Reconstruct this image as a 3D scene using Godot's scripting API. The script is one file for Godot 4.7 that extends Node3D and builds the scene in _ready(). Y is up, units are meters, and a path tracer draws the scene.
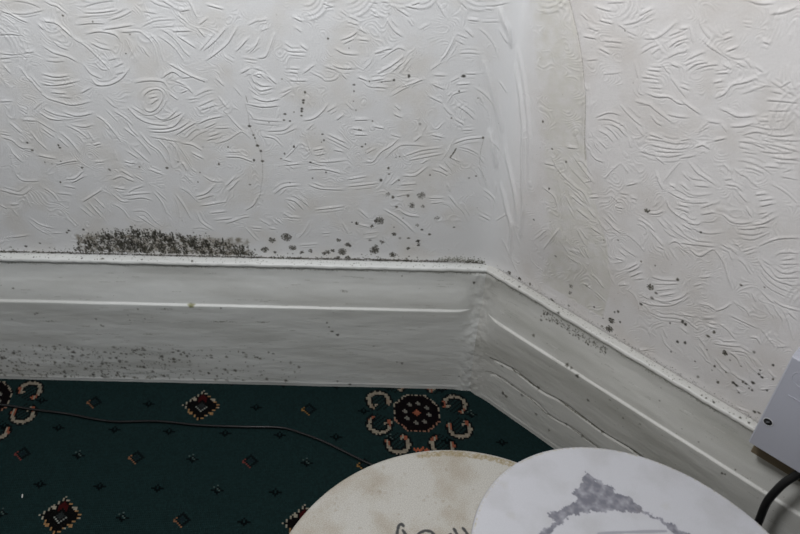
extends Node3D
# A damp room corner: embossed wallpaper over moulded skirting boards, green patterned carpet, two hat boxes and a grey wall box.
# The back wall runs along x, the right wall leaves the corner at about 138 degrees. Walls are described by
# (q, height): q metres along the wall from the corner, and a distance d out of the wall.

const CORNER := Vector3(0.11493, 0.0, -0.77041)
const ALONG_RIGHT := Vector3(0.73903, 0.0, 0.67367)
const OUT_RIGHT := Vector3(-0.67367, 0.0, 0.73903)
const MITRE := 0.38755            # cotangent of half the corner's angle
const PAPER_LOW := 0.17
const PAPER_HIGH := 0.77
const BACK_LENGTH := 0.92
const RIGHT_LENGTH := 0.72
const CELL := 0.0009

var rng := RandomNumberGenerator.new()
var taken := {}


func _ready() -> void:
	rng.seed = 20
	# ---- camera
	var cam := Camera3D.new()
	cam.name = "camera"
	add_child(cam)
	var lens := CameraAttributesPhysical.new()
	lens.frustum_focal_length = 35.96
	lens.frustum_focus_distance = 0.93
	lens.exposure_aperture = 8.0
	lens.frustum_near = 0.05
	lens.frustum_far = 50.0
	cam.attributes = lens
	cam.fov = 36.9
	cam.position = Vector3(0, 0.9, 0)
	cam.rotation = Vector3(deg_to_rad(-41.78), 0, 0)
	cam.rotate_object_local(Vector3(0, 0, 1), deg_to_rad(1.325))
	cam.current = true
	# ---- environment
	var env := Environment.new()
	env.background_mode = Environment.BG_COLOR
	env.background_color = Color(0.75, 0.8, 0.88)
	env.tonemap_mode = Environment.TONE_MAPPER_LINEAR
	env.tonemap_exposure = 0.35
	env.sdfgi_enabled = true
	env.ssao_enabled = true
	env.ssil_enabled = true
	var world := WorldEnvironment.new()
	world.name = "environment"
	world.environment = env
	add_child(world)
	# ---- light
	build_added_lamp(Vector3(-0.2, 1.13, -0.32), 0.1, 1.6)  # unseen lamp, added to light the upper walls most
	# ---- structure
	build_floor()
	build_walls()
	build_skirting()
	# ---- objects
	build_hat_boxes()
	build_wall_box()
	build_cables()
	build_lint()


# ------------------------------------------------------------------ helpers

func numbered(called: String) -> String:
	taken[called] = taken.get(called, 0) + 1
	return called if taken[called] == 1 else "%s_%03d" % [called, taken[called] - 1]


func thing(called: String, label: String, category: String, at := Vector3.ZERO) -> Node3D:
	var o := Node3D.new()
	o.name = numbered(called)
	add_child(o)
	o.position = at
	o.set_meta("label", label)
	o.set_meta("category", category)
	return o


func setting(called: String) -> Node3D:
	var o := Node3D.new()
	o.name = called
	add_child(o)
	o.set_meta("kind", "structure")
	return o


func part(called: String, mesh: Mesh, m: Material, parent: Node, at := Vector3.ZERO) -> MeshInstance3D:
	var o := MeshInstance3D.new()
	o.name = called
	o.mesh = mesh
	o.material_override = m
	parent.add_child(o, true)
	o.position = at
	return o


func paint(c: Color, rough := 0.8, metal := 0.0) -> StandardMaterial3D:
	var m := StandardMaterial3D.new()
	m.albedo_color = c
	m.roughness = rough
	m.metallic = metal
	return m


func textured(img: Image, rough: float, bump: Image = null, relief := 0.0, repeat := true) -> StandardMaterial3D:
	var m := StandardMaterial3D.new()
	m.albedo_texture = ImageTexture.create_from_image(img)
	m.roughness = rough
	m.texture_repeat = repeat
	if bump:
		m.heightmap_enabled = true
		m.heightmap_texture = ImageTexture.create_from_image(bump)
		m.heightmap_scale = relief
	return m


func mesh_of(v: PackedVector3Array, n: PackedVector3Array, uv: PackedVector2Array, idx: PackedInt32Array) -> ArrayMesh:
	var a := []
	a.resize(Mesh.ARRAY_MAX)
	a[Mesh.ARRAY_VERTEX] = v
	a[Mesh.ARRAY_NORMAL] = n
	if uv.size():
		a[Mesh.ARRAY_TEX_UV] = uv
	a[Mesh.ARRAY_INDEX] = idx
	var m := ArrayMesh.new()
	m.add_surface_from_arrays(Mesh.PRIMITIVE_TRIANGLES, a)
	return m


# A grid of nu by nv points; normals from neighbours. flip turns the faces over.
func grid_mesh(v: PackedVector3Array, uv: PackedVector2Array, nu: int, nv: int, flip: bool, close_u := false) -> ArrayMesh:
	var n := PackedVector3Array()
	n.resize(v.size())
	var sign := -1.0 if flip else 1.0
	for j in nv:
		var ja := maxi(j - 1, 0) * nu
		var jb := mini(j + 1, nv - 1) * nu
		for i in nu:
			var ia := maxi(i - 1, 0)
			var ib := mini(i + 1, nu - 1)
			if close_u:
				ia = nu - 2 if i == 0 else i - 1
				ib = 1 if i == nu - 1 else i + 1
			var du := v[j * nu + ib] - v[j * nu + ia]
			var dv := v[jb + i] - v[ja + i]
			n[j * nu + i] = du.cross(dv).normalized() * sign
	var idx := PackedInt32Array()
	idx.resize((nu - 1) * (nv - 1) * 6)
	var k := 0
	for j in nv - 1:
		for i in nu - 1:
			var a := j * nu + i
			var b := a + 1
			var c := a + nu
			var d := c + 1
			if flip:
				idx[k] = a; idx[k + 1] = b; idx[k + 2] = d
				idx[k + 3] = a; idx[k + 4] = d; idx[k + 5] = c
			else:
				idx[k] = a; idx[k + 1] = d; idx[k + 2] = b
				idx[k + 3] = a; idx[k + 4] = c; idx[k + 5] = d
			k += 6
	return mesh_of(v, n, uv, idx)


# A box with chamfered edges, centred.
func chamfered_box(size: Vector3, c: float) -> ArrayMesh:
	var st := SurfaceTool.new()
	st.begin(Mesh.PRIMITIVE_TRIANGLES)
	st.set_smooth_group(-1)
	var h := size / 2.0
	var pts := []
	for sx in [-1, 1]:
		for sy in [-1, 1]:
			for sz in [-1, 1]:
				var s := Vector3(sx, sy, sz)
				pts.append([s * Vector3(h.x, h.y - c, h.z - c), s * Vector3(h.x - c, h.y, h.z - c), s * Vector3(h.x - c, h.y - c, h.z)])
	var all := []
	for ax in 3:
		for s in [0, 1]:
			var q := []
			for k in 8:
				if ((k >> (2 - ax)) & 1) == s:
					q.append(pts[k][ax])
			all.append([q[0], q[1], q[3], q[2]])
	for ax in 3:                                        # edges: strips between two faces
		for k in 8:
			if (k >> (2 - ax)) & 1:
				continue
			var k2 := k | (1 << (2 - ax))
			var f1 := (ax + 1) % 3
			var f2 := (ax + 2) % 3
			all.append([pts[k][f1], pts[k2][f1], pts[k2][f2], pts[k][f2]])
	for k in 8:
		all.append([pts[k][0], pts[k][1], pts[k][2]])
	for f in all:
		var centre := Vector3.ZERO
		for q in f:
			centre += q
		var nrm: Vector3 = (f[1] - f[0]).cross(f[2] - f[0])
		if nrm.dot(centre) > 0:
			f.reverse()
		for t in f.size() - 2:
			for q in [f[0], f[t + 1], f[t + 2]]:
				st.add_vertex(q)
	st.generate_normals()
	return st.commit()


func tube(points: Array, radius: float, sides := 12, caps := true) -> ArrayMesh:
	var curve := Curve3D.new()
	curve.bake_interval = radius * 1.5
	for i in points.size():
		var p: Vector3 = points[i]
		var tan: Vector3 = (points[mini(i + 1, points.size() - 1)] - points[maxi(i - 1, 0)]) / 6.0
		curve.add_point(p, -tan, tan)
	var line := curve.get_baked_points()
	var v := PackedVector3Array()
	var uv := PackedVector2Array()
	var side := Vector3.UP
	for i in line.size():
		var dir := (line[mini(i + 1, line.size() - 1)] - line[maxi(i - 1, 0)]).normalized()
		side = (side - dir * side.dot(dir)).normalized()
		var other := dir.cross(side)
		var r := radius
		if caps and (i == 0 or i == line.size() - 1):
			r = radius * 0.3
		for k in sides + 1:
			var a := TAU * k / sides
			v.append(line[i] + (side * cos(a) + other * sin(a)) * r)
			uv.append(Vector2(float(k) / sides, i * 0.1))
	return grid_mesh(v, uv, sides + 1, line.size(), false, true)


# A turned shape: profile of (radius, height) pairs, bottom to top; sx and sz stretch it to an oval.
func lathe(profile: Array, sx: float, sz: float, segments := 128, uv_scale := 1.0) -> ArrayMesh:
	var v := PackedVector3Array()
	var uv := PackedVector2Array()
	for p in profile:
		for k in segments + 1:
			var a := TAU * k / segments
			var q := Vector3(cos(a) * p.x * sx, p.y, sin(a) * p.x * sz)
			v.append(q)
			uv.append(Vector2(cos(a) * p.x * uv_scale + 0.5, sin(a) * p.x * uv_scale + 0.5))
	return grid_mesh(v, uv, segments + 1, profile.size(), false, true)


func noise_of(s: int, freq: float, octaves := 4) -> FastNoiseLite:
	var n := FastNoiseLite.new()
	n.seed = s
	n.frequency = freq
	n.fractal_octaves = octaves
	return n


# A plain base with small speckles and faint blotches: the colours of the stuff itself.
func base_image(w: int, h: int, base: Color, grain: float, blotch: Color, amount: float, s: int, fx := 1.0) -> Image:
	var fine := noise_of(s, 0.25, 2).get_image(w, h, false, false, false)
	var rough := noise_of(s + 1, 0.006, 5).get_image(int(w / fx), h, false, false, false)
	if fx != 1.0:
		rough.resize(w, h, Image.INTERPOLATE_BILINEAR)
	var a := fine.get_data()
	var b := rough.get_data()
	var out := PackedByteArray()
	out.resize(w * h * 3)
	var br := base.r * 255.0; var bg := base.g * 255.0; var bb := base.b * 255.0
	var dr := (blotch.r - base.r) * 255.0; var dg := (blotch.g - base.g) * 255.0; var db := (blotch.b - base.b) * 255.0
	var k := 0
	for i in w * h:
		var g := (a[i] - 128) * grain
		var t := clampf((b[i] - 110) / 90.0, 0.0, 1.0) * amount
		out[k] = clampi(int(br + g + dr * t), 0, 255)
		out[k + 1] = clampi(int(bg + g + dg * t), 0, 255)
		out[k + 2] = clampi(int(bb + g + db * t), 0, 255)
		k += 3
	return Image.create_from_data(w, h, false, Image.FORMAT_RGB8, out)


# One irregular speck of mould, centre and radius in pixels.
func speck(img: Image, cx: float, cy: float, r: float, dark: float, c: Color, ragged := 0.2) -> void:
	var reach := int(ceil(r * 1.6)) + 1
	var p1 := rng.randf() * TAU
	var p2 := rng.randf() * TAU
	var stretch := rng.randf_range(0.8, 1.25)
	for y in range(int(cy) - reach, int(cy) + reach + 1):
		if y < 0 or y >= img.get_height():
			continue
		for x in range(int(cx) - reach, int(cx) + reach + 1):
			if x < 0 or x >= img.get_width():
				continue
			var dx := (x + 0.5 - cx) * stretch
			var dy := (y + 0.5 - cy) / stretch
			var an := atan2(dy, dx)
			var t := sqrt(dx * dx + dy * dy) / r * (1.0 + ragged * (0.6 * sin(an * 3.0 + p1) + 0.5 * sin(an * 5.0 + p2)))
			var a := dark * (1.0 - smoothstep(0.25, 1.35, t)) * rng.randf_range(0.72, 1.0)
			if a > 0.01:
				img.set_pixel(x, y, img.get_pixel(x, y).lerp(c, a))


func speck_line(img: Image, pts: Array, r: float, dark: float, c: Color) -> void:
	for i in pts.size() - 1:
		var a: Vector2 = pts[i]
		var b: Vector2 = pts[i + 1]
		var n := int(a.distance_to(b) / (r * 0.8)) + 1
		for k in n:
			var p := a.lerp(b, float(k) / n)
			speck(img, p.x + rng.randf_range(-0.5, 0.5), p.y + rng.randf_range(-0.5, 0.5), r * rng.randf_range(0.6, 1.2), dark * rng.randf_range(0.35, 1.0), c)


# A polyline as a smooth Catmull-Rom line.
func smooth_line(pts: PackedVector2Array, steps := 4) -> PackedVector2Array:
	if pts.size() < 3:
		return pts
	var out := PackedVector2Array()
	for i in pts.size() - 1:
		var p0 := pts[maxi(i - 1, 0)]
		var p3 := pts[mini(i + 2, pts.size() - 1)]
		for k in steps:
			out.append(pts[i].cubic_interpolate(pts[i + 1], p0, p3, float(k) / steps))
	out.append(pts[pts.size() - 1])
	return out


# ------------------------------------------------------------------ light

func build_added_lamp(at: Vector3, radius: float, energy: float) -> void:  # made-up lamp, hung low for the brightness falloff down the walls
	var t := thing("added_lamp", "round opal globe lamp, added out of view to light the corner", "lamp", at)
	var glow := paint(Color(0.95, 0.95, 0.94), 0.4)
	glow.emission_enabled = true
	glow.emission = LAMP_COLOUR
	glow.emission_energy_multiplier = 2.0
	var globe := []
	for k in 33:
		var a := PI * k / 32.0
		globe.append(Vector2(sin(a) * radius, -cos(a) * radius))
	part("lamp_globe", lathe(globe, 1, 1, 64), glow, t)
	part("cap", lathe([Vector2(0.05, radius - 0.012), Vector2(0.05, radius + 0.012), Vector2(0.03, radius + 0.03), Vector2(0.012, radius + 0.05), Vector2(0.0, radius + 0.052)], 1, 1, 48), paint(Color8(70, 66, 60), 0.4, 0.6), t)
	part("cord", tube([Vector3(0, radius + 0.045, 0), Vector3(0, 0.4, 0), Vector3(0, 2.39 - at.y, 0)], 0.004, 10), paint(Color8(220, 218, 212), 0.6), t)
	part("ceiling_rose", lathe([Vector2(0.0, 2.37 - at.y), Vector2(0.02, 2.37 - at.y), Vector2(0.045, 2.385 - at.y), Vector2(0.05, 2.399 - at.y), Vector2(0.0, 2.399 - at.y)], 1, 1, 48), paint(Color8(225, 224, 220), 0.5), t)
	var l := OmniLight3D.new()
	l.name = "lamp_light"
	t.add_child(l)
	l.light_color = LAMP_COLOUR
	l.light_energy = energy
	l.light_size = radius * 0.95
	l.omni_range = 8.0
	l.omni_attenuation = 2.0
	l.shadow_enabled = true


const LAMP_COLOUR := Color(0.985, 0.99, 1.0)


# ------------------------------------------------------------------ floor

const TUFT := 0.0024
const TILE := Vector2i(504, 444)      # tufts in one repeat of the carpet
const GROUND := Color8(20, 35, 35)
var tufts := PackedColorArray()


func tuft(x: int, y: int, c: Color) -> void:
	tufts[posmod(y, TILE.y) * TILE.x + posmod(x, TILE.x)] = c


func motif_tiny(x: int, y: int, light: bool) -> void:
	var c := Color8(4, 9, 10)
	for d in [Vector2i(-1, -1), Vector2i(1, 1), Vector2i(-1, 1), Vector2i(1, -1), Vector2i(-2, 0), Vector2i(2, 0), Vector2i(0, 2), Vector2i(0, -2), Vector2i(-1, 0), Vector2i(1, 0), Vector2i(0, 1), Vector2i(-3, 0), Vector2i(3, 0)]:
		tuft(x + d.x, y + d.y, c)
	if light:
		for d in [Vector2i(0, -1), Vector2i(-2, -2), Vector2i(1, 0), Vector2i(0, -3)]:
			tuft(x + d.x, y + d.y, Color8(58, 69, 66))


func motif_medium(x: int, y: int, warm: Color) -> void:
	for dy in range(-4, 5):
		for dx in range(-4, 5):
			var d := absi(dx) + absi(dy)
			if d == 4 or d == 3:
				tuft(x + dx, y + dy, Color8(8, 14, 15))
			elif d <= 1:
				tuft(x + dx, y + dy, Color8(18, 28, 32))
	for d in [Vector2i(-4, 0), Vector2i(-3, 1), Vector2i(-2, 2), Vector2i(-4, 1), Vector2i(-3, -1), Vector2i(0, 4), Vector2i(-1, 3)]:
		tuft(x + d.x, y + d.y, warm)


func motif_diamond(x: int, y: int) -> void:
	var cream := Color8(122, 116, 103)
	var tan := Color8(122, 93, 63)
	for dy in range(-11, 12):
		for dx in range(-12, 13):
			var d := absi(dx) + absi(dy)
			if d <= 10:
				tuft(x + dx, y + dy, Color8(9, 9, 9))
			if (d == 10 or d == 11) and posmod(dx - dy * (1 if dx * dy > 0 else -1), 4) < 2:
				tuft(x + dx, y + dy, cream if dx < 3 and dy < 3 or posmod(dx * 5 + dy, 3) == 0 else tan)
			if d <= 8 and d >= 5 and dy < -2 and absi(dx) < 3:
				tuft(x + dx, y + dy, Color8(46, 12, 13))
			if d <= 2:
				tuft(x + dx, y + dy, Color8(30, 33, 33))
			if (d == 4 or d == 5) and dy > 0 and posmod(dx + dy, 2) == 0:
				tuft(x + dx, y + dy, Color8(112, 114, 108))
	for q in [Vector2i(-5, -5), Vector2i(6, -5), Vector2i(6, 5), Vector2i(-6, 5)]:
		for d in [Vector2i(0, 0), Vector2i(1, 0), Vector2i(0, 1), Vector2i(1, 1), Vector2i(-1, 0)]:
			tuft(x + q.x + d.x, y + q.y + d.y, tan if q.y > 0 else cream)


func scroll(x: int, y: int, cx: float, cy: float, r: float, c: Color, c2: Color) -> void:
	var open := atan2(-cy, -cx) + (0.9 if cx * cy > 0.0 else -0.9)
	for dy in range(-9, 10):
		for dx in range(-9, 10):
			var d := sqrt(float(dx * dx + dy * dy))
			var at := Vector2i(x + roundi(cx) + dx, y + roundi(cy) + dy)
			var a := absf(angle_difference(open, atan2(dy, dx)))
			var jag := 0.7 if posmod(at.x * 7 + at.y * 11, 5) < 2 else 0.0
			if d < r + 1.2 and posmod(at.x + at.y, 3) == 0:
				tuft(at.x, at.y, Color8(11, 14, 14))
			if absf(d - r) < 1.0 + jag * 0.6 and a > 0.75:
				tuft(at.x, at.y, c2 if a < 1.5 and posmod(at.x, 3) > 0 else c)
			elif absf(d - r) < 2.2 and a > 0.75:
				tuft(at.x, at.y, Color8(11, 14, 14))
	var tip := Vector2(cos(open + 0.9), sin(open + 0.9)) * (r - 2.4)
	for d in [Vector2i(0, 0), Vector2i(1, 0), Vector2i(0, 1)]:
		tuft(x + roundi(cx + tip.x) + d.x, y + roundi(cy + tip.y) + d.y, c)


func motif_medallion(x: int, y: int) -> void:
	var beige := Color8(118, 110, 97)
	var rust := Color8(114, 66, 50)
	for q in [[-22.0, -7.6], [-22.0, 9.4], [-12.0, 21.5], [22.8, -6.5], [23.6, 10.0], [13.0, 21.5], [-12.0, -21.5], [13.0, -21.5]]:
		scroll(x, y, q[0], q[1], 6.0, beige, rust if q[0] > 0 or q[1] > 5 else Color8(112, 98, 84))
	for dy in range(-15, 16):
		for dx in range(-15, 16):
			var d := maxf(maxf(absi(dx), absi(dy)), (absi(dx) + absi(dy)) * 0.72)
			if d <= 13.8:
				tuft(x + dx, y + dy, Color8(11, 8, 9))
			if d > 12.6 and d <= 13.8 and posmod(dx * 3 + dy, 5) < 3:
				tuft(x + dx, y + dy, beige if dy < 5 else rust.lerp(beige, 0.4))
			if absi(dx) + absi(dy) <= 2:
				tuft(x + dx, y + dy, rust)
	for k in 8:
		var c := Vector2(cos(k * TAU / 8 + 0.2), sin(k * TAU / 8 + 0.2)) * 6.8
		for d in [Vector2i(0, 0), Vector2i(1, 0), Vector2i(0, 1), Vector2i(-1, 0), Vector2i(1, 1), Vector2i(0, -1)]:
			tuft(x + roundi(c.x) + d.x, y + roundi(c.y) + d.y, Color8(92, 90, 84))
	for q in [[1, 25], [3, 26], [0, 26], [2, 24], [4, 25], [2, 27], [-1, 25], [5, 26], [-3, 25], [-2, 26]]:
		tuft(x + q[0], y + q[1], Color8(138, 74, 50))
		tuft(x + q[0], y + q[1] + 1, Color8(128, 66, 46))


func build_floor() -> void:
	tufts.resize(TILE.x * TILE.y)
	for i in tufts.size():
		tufts[i] = GROUND
	# lattice: columns 31.5 tufts apart, rows 18.5; column 0, row 0 lies at x -0.427, z -0.708
	var origin := Vector2(-0.4270, -0.7080)
	for row in 24:
		for half in 32:
			if (half + row) % 2:
				continue
			var x := roundi(half * 15.75)
			var y := roundi(row * 18.5)
			var big_row := row % 8 == 0
			var mid_row := row % 8 == 4
			if big_row and half % 16 == 12:
				motif_medallion(x, y)
			elif big_row and half % 16 == 4 or mid_row and half % 8 == 0:
				motif_diamond(x, y)
			elif row % 4 == 0 and half % 8 == (0 if big_row else 4) or row % 4 == 2 and posmod(half, 4) == 2:
				motif_medium(x, y, [Color8(104, 72, 52), Color8(112, 82, 46), Color8(86, 42, 38)][(half / 2 + row) % 3])
			elif not (big_row and half % 16 in [11, 13]):
				motif_tiny(x, y, row % 4 == 2 or (half + row * 3) % 7 == 0)
	var per := 3
	var w := TILE.x * per
	var h := TILE.y * per
	var col := PackedByteArray()
	col.resize(w * h * 3)
	var hgt := PackedByteArray()
	hgt.resize(w * h)
	var jit := PackedFloat32Array()
	jit.resize(TILE.x * TILE.y)
	for i in jit.size():
		jit[i] = rng.randf_range(0.9, 1.1)
	var shape := [110, 190, 120, 200, 255, 205, 115, 195, 105]
	var k := 0
	for y in h:
		var ty := y / per
		for x in w:
			var tx := x / per
			var at := ty * TILE.x + tx
			var g := jit[at]
			var c := tufts[at]
			col[k] = mini(255, int(c.r * 255.0 * g))
			col[k + 1] = mini(255, int(c.g * 255.0 * g))
			col[k + 2] = mini(255, int(c.b * 255.0 * g))
			hgt[y * w + x] = mini(255, int(shape[(y % per) * 3 + x % per] * (0.55 + 0.4 * g)))
			k += 3
	var m := textured(Image.create_from_data(w, h, false, Image.FORMAT_RGB8, col), 1.0, Image.create_from_data(w, h, false, Image.FORMAT_L8, hgt), 0.07)
	m.metallic_specular = 0.15
	var size := Vector2(TILE) * TUFT
	var f := setting("floor")
	var v := PackedVector3Array()
	var uv := PackedVector2Array()
	for z in [-0.95, 2.7]:
		for x in [-1.7, 1.9]:
			v.append(Vector3(x, 0, z))
			var off := Vector2(x, z) - origin                  # the carpet lies slightly skewed to the wall
			uv.append(Vector2(off.x - 0.065 * off.y, off.y - 0.012 * off.x) / size)
	part("carpet", grid_mesh(v, uv, 2, 2, true), m, f)
	var slab := BoxMesh.new()
	slab.size = Vector3(3.6, 0.1, 3.65)
	part("subfloor", slab, paint(Color(0.5, 0.42, 0.33)), f, Vector3(0.1, -0.0505, 0.875))


# ------------------------------------------------------------------ walls

func on_wall(right: bool, q: float, y: float, d: float) -> Vector3:
	if right:
		return CORNER + ALONG_RIGHT * q + OUT_RIGHT * d + Vector3(0, y, 0)
	return CORNER + Vector3(-q, y, d)


# Raises a rounded ridge along a line of (q, height) in millimetres.
func ridge(field: PackedFloat32Array, nu: int, nv: int, pts: PackedVector2Array, amp: float, sigma: float, add := false) -> void:
	var line := smooth_line(pts)
	var total := 0.0
	for i in line.size() - 1:
		total += line[i].distance_to(line[i + 1])
	if total < 0.5:
		return
	var cell := CELL * 1000.0
	var low := PAPER_LOW * 1000.0
	var reach := sigma * (2.4 if add else 4.2)
	var gone := 0.0
	var ends := total * 0.45 if add else minf(total * 0.35, 9.0)
	var mine := {}
	for i in line.size() - 1:
		var a := line[i]
		var ab := line[i + 1] - a
		var len := ab.length()
		if len < 0.001:
			continue
		var x0 := maxi(0, int((minf(a.x, a.x + ab.x) - reach) / cell))
		var x1 := mini(nu - 1, int((maxf(a.x, a.x + ab.x) + reach) / cell) + 1)
		var y0 := maxi(0, int((minf(a.y, a.y + ab.y) - reach - low) / cell))
		var y1 := mini(nv - 1, int((maxf(a.y, a.y + ab.y) + reach - low) / cell) + 1)
		for y in range(y0, y1 + 1):
			for x in range(x0, x1 + 1):
				var p := Vector2(x * cell, low + y * cell)
				var t := clampf((p - a).dot(ab) / (len * len), 0.0, 1.0)
				var off := p - (a + ab * t)
				var far := off.length()
				# pressed from above: a long upper slope and a sharp lower edge
				var d := far / (sigma * (lerpf(0.62, 1.75, 0.5 + 0.5 * off.y / maxf(far, 0.01)) if not add else 1.0))
				if d > 2.4:
					continue
				var s := gone + len * t
				var fade := minf(1.0, minf(s + 0.8, total - s + 0.8) / ends)
				var hgt := amp * sqrt(fade) * exp(-d * d)
				var at := y * nu + x
				if add:
					mine[at] = maxf(mine.get(at, 0.0), hgt)
				elif hgt > field[at]:
					field[at] = hgt
		gone += len
	if add:
		for at in mine:
			field[at] += mine[at]


func to_line(flat: Array, mirror: bool) -> PackedVector2Array:
	var out := PackedVector2Array()
	for i in range(0, flat.size(), 2):
		out.append(Vector2(-flat[i] if mirror else flat[i], flat[i + 1]))
	return out


# Where a line of (q, height), top to bottom, stands at a height.
func along_at(line: PackedVector2Array, y: float) -> float:
	if y >= line[0].y:
		return line[0].x
	for i in line.size() - 1:
		if y >= line[i + 1].y:
			return lerpf(line[i].x, line[i + 1].x, (line[i].y - y) / (line[i].y - line[i + 1].y))
	return line[line.size() - 1].x


# The comb swirls of the paper where the photograph does not show them: bundles of bent ridges.
func random_swirls(field: PackedFloat32Array, nu: int, nv: int, inside: Callable, length: float) -> void:
	for k in int(length * 900.0):
		var c := Vector2(rng.randf_range(0.0, length * 1000.0), rng.randf_range(PAPER_LOW * 1000.0, PAPER_HIGH * 1000.0))
		if inside.call(c):
			continue
		var r0 := rng.randf_range(6.0, 22.0)
		var start := rng.randf() * TAU
		var sweep := rng.randf_range(0.8, 2.4)
		for n in rng.randi_range(2, 5):
			var pts := PackedVector2Array()
			for i in 6:
				var a := start + sweep * i / 5.0 + rng.randf_range(-0.05, 0.05)
				pts.append(c + Vector2(cos(a), sin(a) * 1.2) * (r0 + n * 4.2))
			ridge(field, nu, nv, pts, rng.randf_range(0.35, 0.7), rng.randf_range(1.3, 1.8))


# Every ridge of a wall as [line, strength, width]; many have a fainter comb line or two beside them.
func ridges_of(right: bool) -> Array:
	var dice := RandomNumberGenerator.new()
	dice.seed = 900 + int(right)
	var out := []
	for s in (RIDGES_RIGHT if right else RIDGES_BACK):
		var line := to_line(s, not right)
		out.append([line, dice.randf_range(0.6, 1.3), dice.randf_range(0.95, 1.45)])
		for side in [-1.0, 1.0]:
			if dice.randf() < 0.66:
				continue
			var off: float = side * dice.randf_range(2.6, 5.5)
			var beside := PackedVector2Array()
			for i in line.size():
				var dir := (line[mini(i + 1, line.size() - 1)] - line[maxi(i - 1, 0)]).normalized()
				var p := line[i] + dir.orthogonal() * off + Vector2(dice.randf_range(-0.7, 0.7), dice.randf_range(-0.7, 0.7))
				if p.x > 4.0:
					beside.append(p)
			if beside.size() > 1:
				var mid := (beside[0] + beside[beside.size() - 1]) / 2.0
				var keep := dice.randf_range(0.55, 0.95)
				for i in beside.size():
					beside[i] = mid + (beside[i] - mid) * keep
				out.append([beside, dice.randf_range(0.22, 0.5), dice.randf_range(0.8, 1.1)])
	return out


func build_paper(right: bool, parent: Node) -> void:
	var length := RIGHT_LENGTH if right else BACK_LENGTH
	var nu := int(length / CELL) + 1
	var nv := int((PAPER_HIGH - PAPER_LOW) / CELL) + 1
	var field := PackedFloat32Array()
	field.resize(nu * nv)
	var seen := func(c: Vector2) -> bool:
		if right:
			return c.x < 262.0 + (650.0 - c.y) * 0.37 and c.y < 575.0 + c.x * 0.28
		return c.x < 522.0 + (560.0 - c.y) * 0.32 and c.y < 572.0
	random_swirls(field, nu, nv, seen, length)
	for s in ridges_of(right):
		ridge(field, nu, nv, s[0], RELIEF * s[1], s[2])
	for s in (FOLDS_RIGHT if right else FOLDS_BACK):
		ridge(field, nu, nv, to_line(s[0], not right), s[1], s[2], true)
	var lap := to_line(LAP_RIGHT, false)
	var swell := to_line(SWELL_RIGHT, false)
	var fine := noise_of(77 + int(right), 0.035, 3)
	var flow := noise_of(87 + int(right), 0.016, 2)         # its contour lines are the faint combed lines between the ridges
	var where := noise_of(89 + int(right), 0.022, 2)
	var broad := noise_of(79 + int(right), 0.004, 2)
	var v := PackedVector3Array()
	v.resize(nu * nv)
	var uv := PackedVector2Array()
	uv.resize(nu * nv)
	var bend := 0.03
	var bisector := (OUT_RIGHT + Vector3(0, 0, 1)).normalized()
	for j in nv:
		var y := PAPER_LOW + j * CELL
		var ymm := y * 1000.0
		# the lapped edge of the paper on the right wall
		var lap_q := 0.0
		var lap_h := 0.0
		var crest_q := 0.0
		var swell_h := 0.0
		if right:
			lap_q = along_at(lap, ymm)
			crest_q = along_at(swell, ymm)
			lap_h = smoothstep(400.0, 470.0, ymm)
			swell_h = 5.5 * smoothstep(245.0, 330.0, ymm)
		for i in nu:
			var q := i * CELL
			var qmm := q * 1000.0
			var h := field[j * nu + i] * smoothstep(0.0, 4.0, qmm)
			h += 0.05 * fine.get_noise_2d(qmm * 8.0, ymm * 8.0) + 0.5 * broad.get_noise_2d(qmm, ymm) * smoothstep(0.0, 40.0, qmm)
			var comb := 0.5 + 0.5 * sin(flow.get_noise_2d(qmm, ymm) * 74.0)
			h += 0.34 * comb * comb * smoothstep(-0.15, 0.3, where.get_noise_2d(qmm, ymm)) * smoothstep(6.0, 30.0, qmm)
			if right:
				var x := qmm - lap_q
				h += lap_h * (1.6 * smoothstep(-1.0, 2.2, x) * (1.0 - smoothstep(5.0, 45.0, x)) - 2.4 * exp(-x * x / 4.0))
				var rise := smoothstep(0.0, 1.0, qmm / crest_q)
				var fall := clampf((qmm - crest_q) / (lap_q - crest_q), 0.0, 1.0)
				h += swell_h * rise * (1.0 - fall * fall * (1.6 - 0.6 * fall))
			var d := h * 0.001
			var p := on_wall(right, q, y, d)
			if q < bend:                                   # the paper rounds the corner
				var t := 1.0 - q / bend
				var out := OUT_RIGHT if right else Vector3(0, 0, 1)
				p += out.lerp(bisector, t).normalized() * 0.0055 * t * t
			v[j * nu + i] = p
			uv[j * nu + i] = Vector2(q / length, 1.0 - (y - PAPER_LOW) / (PAPER_HIGH - PAPER_LOW))
	part("wallpaper", grid_mesh(v, uv, nu, nv, not right), paper_material(right, length), parent)


const RELIEF := 0.64
const PAPER_WHITE := Color8(222, 222, 222)
const MOULD := [Color8(40, 38, 33), Color8(58, 55, 46), Color8(70, 68, 56), Color8(30, 28, 25)]


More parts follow.
